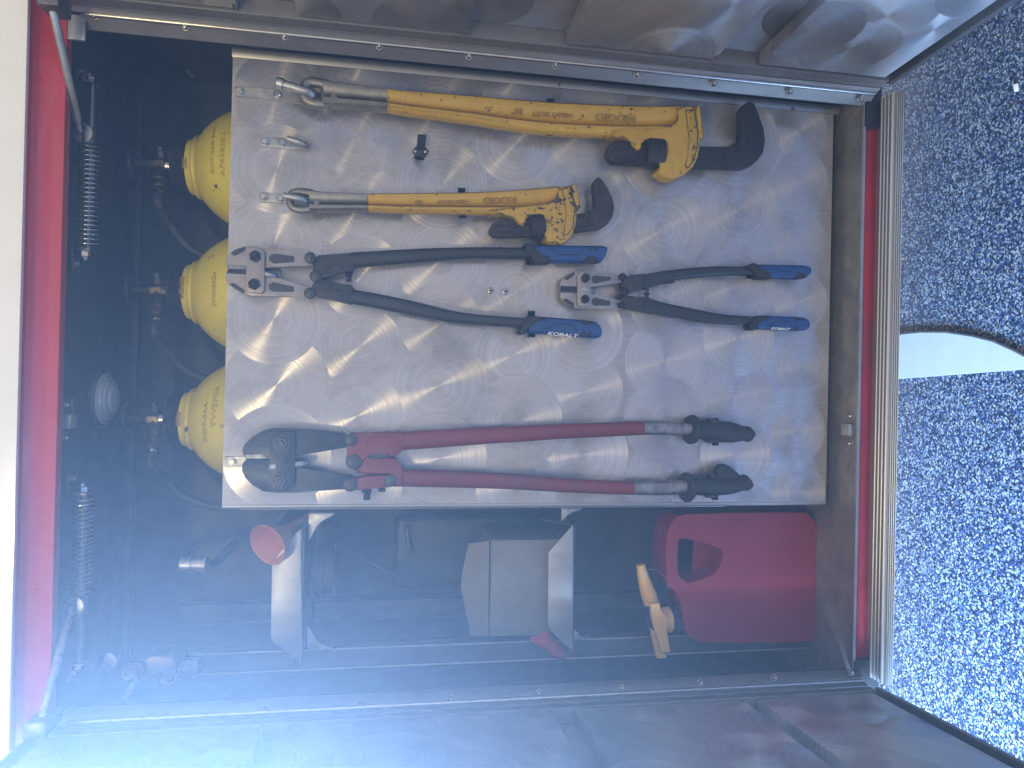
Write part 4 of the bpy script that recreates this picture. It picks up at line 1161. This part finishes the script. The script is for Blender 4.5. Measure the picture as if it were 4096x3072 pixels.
# ================================================================== shelves and what stands on them
def rect(x0, y0, x1, y1):
    return [(x0, y0), (x1, y0), (x1, y1), (x0, y1)]
YL = 0.050
def tray(lip, label, xtop):
    q = [P(x, y, YL) for x, y in lip]
    zlo = min(p.z for p in q)
    xs = [p.x for p in q]
    t = thing('shelf_tray', (sum(xs) / len(xs), YL + 0.1, zlo), label, 'shelf', 'shelf trays')
    bm = bmesh.new()
    add_solid(bm, q, Vector((0, 0.003, 0)), 0.0008)
    from_bm('lip', bm, 'brushed_aluminium', t)
    box('shelf', min(xs) + 0.001, max(xs) - 0.001, YL + 0.0032, YB - 0.03, zlo, zlo + 0.003, 'inside_panel', t, 0.0008)
    zhi = max(p.z for p in q)
    for x in (min(xs) + 0.001, max(xs) - 0.003):
        bm = bmesh.new()
        add_solid(bm, [Vector((x, YL + 0.004, zlo + 0.0032)), Vector((x, YL + 0.05, zhi)), Vector((x, YB - 0.032, zhi)), Vector((x, YB - 0.032, zlo + 0.0032))], Vector((0.002, 0, 0)))
        from_bm('side', bm, 'inside_panel', t)
    return t, zlo
trA, zA_ = tray([(1206, 2112), (1190, 2128), (1087, 2250), (1083, 2548), (1092, 2566), (1201, 2656), (1206, 2640)], 'upper aluminium shelf tray with clipped corners, an orange funnel in it', 0)
trB, zB_ = tray([(2293, 2095), (2285, 2110), (2194, 2207), (2192, 2500), (2202, 2522), (2286, 2604), (2292, 2590)], 'lower aluminium shelf tray with clipped corners, a carton in it', 0)
# upright slotted struts
def strut(x, y0, label, lip='brushed_aluminium'):
    t = thing('shelf_strut', (x, y0, ZB), label, 'strut', 'upright shelf struts')
    box('channel', x - 0.018, x + 0.018, y0, y0 + 0.003, ZB, ZT - 0.12, 'inside_panel', t, 0.001)
    for s in (-1, 1):
        box('channel_side', x + s * 0.0165 - 0.0015, x + s * 0.0165 + 0.0015, y0 + 0.0035, y0 + 0.036, ZB, ZT - 0.12, 'inside_panel', t, 0.0006)
        tube('channel_lip', [(x + s * 0.0185, y0 - 0.001, ZB), (x + s * 0.0185, y0 - 0.001, 1.2), (x + s * 0.0185, y0 - 0.001, ZT - 0.12)], 0.0020, lip, t, 8)
    return t
stt = P(2000, 2608, 0.085)
strut(stt.x, 0.085, 'upright metal shelf strut on the left wall, before the trays')
strut(P(2000, 2420, 0.255).x, 0.250, 'upright metal shelf strut on the back wall behind the trays', 'inside_panel')
# curved gusset brackets
def gusset(px, py, sx, sy, label, Y=0.075):
    t = thing('gusset_bracket', P(px, py, Y), label, 'bracket', 'curved shelf gussets')
    pts = [(px, py), (px + sx, py)]
    for k in range(1, 7):
        a = math.pi / 2 * k / 7
        pts.append((px + sx - sx * 0.86 * math.sin(a), py + sy - sy * 0.86 * math.cos(a) * 1.0 if False else py + sy * (1 - math.cos(a)) * 0.86 + sy * 0.10))
    pts.append((px, py + sy))
    prism('web', pts, Y, Y + 0.003, 'galvanised', t, 0.0006)
    q0, q1 = P(px, py, Y), P(px + sx, py, Y)
    box('flange', min(q0.x, q0.x) - 0.0015, q0.x + 0.0015, Y + 0.0035, Y + 0.03, q1.z, q0.z, 'galvanised', t, 0.0005)
    return t
gusset(1234, 2056, 104, 108, 'curved aluminium gusset under the upper tray, beside the board')
gusset(2246, 2036, 84, 50, 'small curved gusset above the lower tray, beside the board')
gusset(1228, 2600, 104, -98, 'curved aluminium gusset under the upper tray, on the left wall')
gusset(2296, 2562, 66, -46, 'small curved gusset under the lower tray, on the left wall')

# carton on the lower tray
YC_ = 0.075
ct = thing('carton', P(2200, 2350, YC_), 'grey cardboard carton with open top flap on the lower tray', 'box')
q = [P(x, y, YC_) for x, y in ((1957, 2162), (1965, 2547))]
cz0, cz1 = zB_ + 0.0045, (q[0].z + q[1].z) / 2
cx0, cx1 = q[1].x, q[0].x
box('carton_body', cx0, cx1, YC_, YC_ + 0.16, cz0, cz1, 'carton', ct, 0.0012)
fb = [(1957, 2163), (1874, 2176), (1850, 2290), (1844, 2350), (1884, 2545), (1964, 2546)]
bm = bmesh.new()
fl_ = []
for i, (x, y) in enumerate(fb):
    yy = YC_ + (0.0 if i in (0, 5) else 0.028 if i in (1, 4) else 0.034)
    p = P(x, y, yy)
    fl_.append(Vector((p.x, yy, max(p.z, cz1 + 0.002))))
add_solid(bm, fl_, Vector((0, 0.0025, 0.0004)))
from_bm('flap', bm, 'carton', ct)
box('tape_seam', (cx0 + cx1) / 2 - 0.0, cx1 - 0.004, YC_ - 0.0006, YC_ + 0.001, cz1 - 0.0026, cz1 - 0.0012, 'tape', ct)
# orange funnel lying in the upper tray
fo = P(1075, 2190, 0.055)
fu = thing('funnel', (fo.x, fo.y, zA_ + 0.003), 'orange plastic funnel lying in the upper tray, mouth to the front', 'funnel')
fc_ = P(1068, 2182, 0.032)
fax = Vector((0.30, 0.78, -0.52)).normalized()
lathe('bowl', fc_, fax, [(0.045, 0.0148), (0.020, 0.0295), (0.0045, 0.0372), (0.001, 0.0378), (0.0, 0.0390), (0.001, 0.0402), (0.004, 0.0400), (0.006, 0.0388), (0.022, 0.0312), (0.047, 0.0165), (0.075, 0.0105), (0.12, 0.008)], 'orange_plastic', fu, 40, 50)
# hose reel / filter body under the upper tray and a dark pump case behind the carton
hc = thing('hose_coil', P(1270, 2290, 0.16), 'dark ribbed hose coil standing behind the upper tray', 'hose')
for k in range(5):
    c = P(1262 + k * 17, 2280, 0.13)
    pts = [c + Vector((math.cos(a) * 0.045, math.sin(a) * 0.045, 0)) for a in [2 * math.pi * i / 28 for i in range(28)]]
    tube('coil', pts, 0.0062, 'hose_black', hc, 8, True)
pc = thing('pump_case', (P(1700, 2250, 0.20).x, 0.24, zB_ + 0.004), 'black equipment case with rounded corners behind the carton', 'case')
q0, q1 = P(1580, 2095, 0.16), P(1930, 2400, 0.16)
bm = bmesh.new()
add_box(bm, min(q0.x, q1.x), max(q0.x, q1.x), 0.243, 0.285, zB_ + 0.004, max(q0.z, q1.z), 0.014, 4)
from_bm('shell', bm, 'black_paint', pc)
h0, h1 = P(1625, 2110, 0.235), P(1640, 2200, 0.235)
tube('handle', spline([Vector((h0.x, 0.242, h0.z)), Vector((h0.x, 0.230, h0.z)), Vector((h1.x, 0.230, h1.z)), Vector((h1.x, 0.242, h1.z))], 4), 0.006, 'rivet_grey', pc, 10)
hz_ = thing('air_hose', P(1500, 2230, 0.22), 'thin black hose sagging behind the shelf trays', 'hose')
tube('hose', spline([P(1310, 2110, 0.22), P(1380, 2180, 0.20), P(1500, 2260, 0.19), P(1590, 2300, 0.20), P(1700, 2370, 0.23)], 8), 0.006, 'hose_black', hz_, 10)
# red cloth hanging from the lower tray
cl = thing('red_rag', P(2200, 2570, 0.045), 'red rag poking out behind the lower tray', 'rag')
rg = [(2120, 2555), (2160, 2540), (2190, 2525), (2215, 2550), (2250, 2590), (2265, 2640), (2225, 2635), (2180, 2605), (2140, 2580)]
bm = bmesh.new()
c0 = P(2190, 2580, 0.062)
vc = bm.verts.new(c0 + Vector((0, -0.010, 0)))
ring = [bm.verts.new(P(x, y, 0.068 + 0.006 * math.sin(i * 2.1))) for i, (x, y) in enumerate(rg)]
ring2 = [bm.verts.new(v.co.lerp(c0, 0.4) + Vector((0, -0.006 + 0.007 * math.sin(i * 2.7), 0))) for i, v in enumerate(ring)]
bk = [bm.verts.new(v.co + Vector((0, 0.006, 0))) for v in ring]
n_ = len(ring)
for i in range(n_):
    j = (i + 1) % n_
    bm.faces.new((ring[i], ring[j], ring2[j], ring2[i]))
    bm.faces.new((ring2[i], ring2[j], vc))
    bm.faces.new((ring[j], ring[i], bk[i], bk[j]))
bm.faces.new(bk)
from_bm('cloth', bm, 'red_cloth', cl, 80)

# red petrol can with an amber spout
gc = thing('gas_can', (P(3000, 2320, 0.1).x, 0.13, ZB), 'red plastic fuel can with moulded handle standing on the compartment floor', 'fuel can')
can_out = [(2700, 2078), (2760, 2056), (3180, 2050), (3240, 2064), (3275, 2110), (3282, 2160), (3290, 2400), (3282, 2500), (3250, 2556), (3190, 2568), (2860, 2572), (2780, 2560), (2738, 2520), (2725, 2420), (2695, 2360), (2668, 2330), (2664, 2200), (2672, 2120)]
hole = [(2712, 2172), (2730, 2156), (2760, 2158), (2880, 2195), (2885, 2250), (2850, 2300), (2760, 2330), (2735, 2322), (2712, 2290)]
def ring_prism(name, outer, inner, Yf, Yb, m_, parent, bev):
    bm = bmesh.new()
    fo_ = [P(x, y, Yf) for x, y in outer]
    hi_ = [P(x, y, Yf) for x, y in inner]
    vo = [bm.verts.new(p) for p in fo_]
    vi = [bm.verts.new(p) for p in hi_]
    eo = [bm.edges.new((vo[i], vo[(i + 1) % len(vo)])) for i in range(len(vo))]
    ei = [bm.edges.new((vi[i], vi[(i + 1) % len(vi)])) for i in range(len(vi))]
    bmesh.ops.triangle_fill(bm, use_beauty=True, edges=eo + ei)
    r_ = bmesh.ops.extrude_face_region(bm, geom=list(bm.faces))
    bmesh.ops.translate(bm, verts=[v for v in r_['geom'] if isinstance(v, bmesh.types.BMVert)], vec=(0, Yb - Yf, 0))
    bmesh.ops.recalc_face_normals(bm, faces=bm.faces)
    rim = [e for e in bm.edges if len(e.link_faces) == 2 and e.calc_face_angle(0) > 1.2]
    bmesh.ops.bevel(bm, geom=rim, offset=bev, offset_type='OFFSET', segments=5, profile=0.5, affect='EDGES', clamp_overlap=True)
    return from_bm(name, bm, m_, parent, 45)
YG = 0.055
hole = [(v.x, v.y) for v in spline([Vector((x, y, 0)) for x, y in hole], 3, True)]
can_out = [(v.x, v.y) for v in spline([Vector((x, y, 0)) for x, y in can_out], 2, True)]
cb_ = ring_prism('can_body', can_out, hole, YG, YG + 0.075, 'can_red', gc, 0.011)
bm = bmesh.new()
add_solid(bm, [P(x, y, YG + 0.055) for x, y in ((2775, 2150), (2900, 2190), (2900, 2260), (2860, 2315), (2765, 2345))], Vector((0, 0.004, 0)))
from_bm('handle_recess', bm, 'can_red', gc)
# spout assembly
sp = thing('can_spout', P(2640, 2440, 0.05), 'amber plastic pouring spout with trigger clip beside the red can', 'spout')
Y1 = 0.042
path = [P(2562, 2258, Y1 + 0.03), P(2568, 2290, Y1 + 0.03), P(2585, 2350, Y1 + 0.03), P(2605, 2410, Y1 + 0.03)]
tube('nozzle', spline(path, 5), [0.0095 + 0.0065 * min(1, max(0, (i - 3) / 9)) for i in range(16)], 'amber_plastic', sp, 18)
cp = P(2650, 2482, Y1 + 0.022)
lathe('cap', cp + Vector((0, 0.0, 0.016)), (0.06, 0, -1), [(0, 0.020), (0.001, 0.024), (0.030, 0.026), (0.032, 0.023), (0.033, 0.012)], 'amber_plastic', sp, 30)
lathe('cap_seal', cp + Vector((0, 0, 0.030)), (0.06, 0, -1), [(0, 0.021), (0.002, 0.024), (0.012, 0.024), (0.013, 0.020)], 'brown_iron', sp, 28)
prism('trigger', [(2602, 2414), (2641, 2414), (2642, 2450), (2672, 2465), (2675, 2500), (2660, 2508), (2684, 2604), (2676, 2612), (2645, 2610), (2620, 2520), (2606, 2470)], Y1 - 0.012, Y1 - 0.004, 'amber_plastic', sp, 0.002)
prism('trigger_guard', [(2602, 2520), (2618, 2515), (2632, 2570), (2640, 2612), (2668, 2616), (2666, 2634), (2632, 2636), (2624, 2628)], Y1 + 0.002, Y1 + 0.010, 'amber_plastic', sp, 0.002)
tube('tether', spline([P(2585, 2280, Y1 + 0.03), P(2630, 2282, Y1 + 0.02), P(2666, 2320, Y1 + 0.015), P(2668, 2370, Y1 + 0.02), P(2640, 2395, Y1 + 0.02)], 6), 0.0012, 'rivet_grey', sp, 6)
lathe('black_collar', P(2705, 2475, 0.09), (0, 0, 1), [(0, 0.030), (0.003, 0.032), (0.022, 0.032), (0.024, 0.028)], 'black_rubber', sp, 28)

# valve block and coupling on the left wall
vb = thing('valve_block', P(640, 2680, 0.02), 'brass three-way valve block with ports on the left wall', 'valve')
Yv = 0.0
bx = [(575, 2640), (600, 2622), (690, 2626), (705, 2650), (700, 2700), (640, 2712), (590, 2700)]
prism('block', bx, Yv - 0.012, Yv + 0.045, 'brass', vb, 0.004, 3)
def port(a, b, r, m_='brass'):
    p0, p1 = P(a[0], a[1], Yv + 0.01), P(b[0], b[1], Yv - 0.03)
    d_ = p1 - p0
    L = d_.length
    lathe('port', p0, d_, [(0, r * 0.8), (L * 0.35, r * 0.8), (L * 0.37, r), (L * 0.6, r), (L * 0.62, r * 0.9), (L, r * 0.9), (L, r * 0.6), (L * 0.9, r * 0.58), (L * 0.9, 0)], m_, vb, 20)
port((585, 2672), (512, 2688), 0.0145)
port((650, 2690), (676, 2712), 0.0145)
lathe('stem', P(700, 2668, Yv + 0.012), P(760, 2670, Yv + 0.012) - P(700, 2668, Yv + 0.012), [(0, 0.010), (0.012, 0.010), (0.014, 0.016), (0.036, 0.017), (0.040, 0.014)], 'rivet_grey', vb, 18)
tube('lever', [P(560, 2705, Yv - 0.012), P(525, 2750, Yv - 0.03), P(500, 2800, Yv - 0.03)], [0.004, 0.006, 0.008], 'dull_steel', vb, 10)
lathe('wall_boss', P(435, 2642, 0.06), FACE, [(0, 0.014), (0.004, 0.014), (0.005, 0.009), (0.002, 0.008)], 'dull_steel', body, 24)
cpn = thing('hose_coupling', P(770, 2255, 0.12), 'steel quick coupling on the end of a hose, above the upper tray', 'coupling')
p0, p1 = P(718, 2257, 0.12), P(826, 2257, 0.12)
L = (p1 - p0).length
lathe('coupling_body', p0, p1 - p0, [(0, 0.010), (0.003, 0.0135), (L * 0.45, 0.0140), (L * 0.46, 0.0115), (L * 0.55, 0.0115), (L * 0.56, 0.0140), (L * 0.9, 0.0140), (L * 0.92, 0.016), (L, 0.016)], 'galvanised', cpn, 22)
tube('hose', spline([p1, p1 + (p1 - p0) * 0.25 + Vector((0, 0.02, 0)), p1 + (p1 - p0) * 0.3 + Vector((0, 0.08, 0)), p1 + (p1 - p0) * 0.3 + Vector((0, 0.17, 0))], 6), 0.008, 'hose_black', cpn, 10)
tube('hose', spline([p0, p0 - (p1 - p0) * 0.2 + Vector((0, 0.02, 0)), p0 - (p1 - p0) * 0.3 + Vector((0, 0.09, 0)), p0 - (p1 - p0) * 0.3 + Vector((0, 0.17, 0))], 6), 0.008, 'hose_black', cpn, 10)
gl = thing('pale_chip', atZ(4061, 350, 0.002), 'small cream chip lying on the floor near the right door', 'chip')
bm = bmesh.new()
add_solid(bm, [atZ(x, y, 0.006) for x, y in ((4050, 336), (4066, 334), (4070, 362), (4056, 366))], Vector((0, 0, -0.005)), 0.001)
from_bm('chip', bm, 'truck_white', gl)

# ================================================================== added hazy air, standing in for a blue lens-flare veil
bm = bmesh.new()
add_box(bm, -4.2, 4.2, -4.2, 3.8, -1.05, 3.1)
hzb = from_bm('flare_veil', bm, None)
mt = bpy.data.materials.new('flare_veil_air')
mt.use_nodes = True
nt = mt.node_tree
nt.nodes.clear()
out = nt.nodes.new('ShaderNodeOutputMaterial')
pv = nt.nodes.new('ShaderNodeVolumePrincipled')
pv.inputs['Color'].default_value = (0.80, 0.89, 1.0, 1)
pv.inputs['Density'].default_value = 0.019
pv.inputs['Anisotropy'].default_value = 0.70
nt.links.new(pv.outputs[0], out.inputs['Volume'])
hzb.data.materials.append(mt)
hzb['label'] = 'added pale hazy air standing in for a lens-flare veil'
hzb['kind'] = 'stuff'
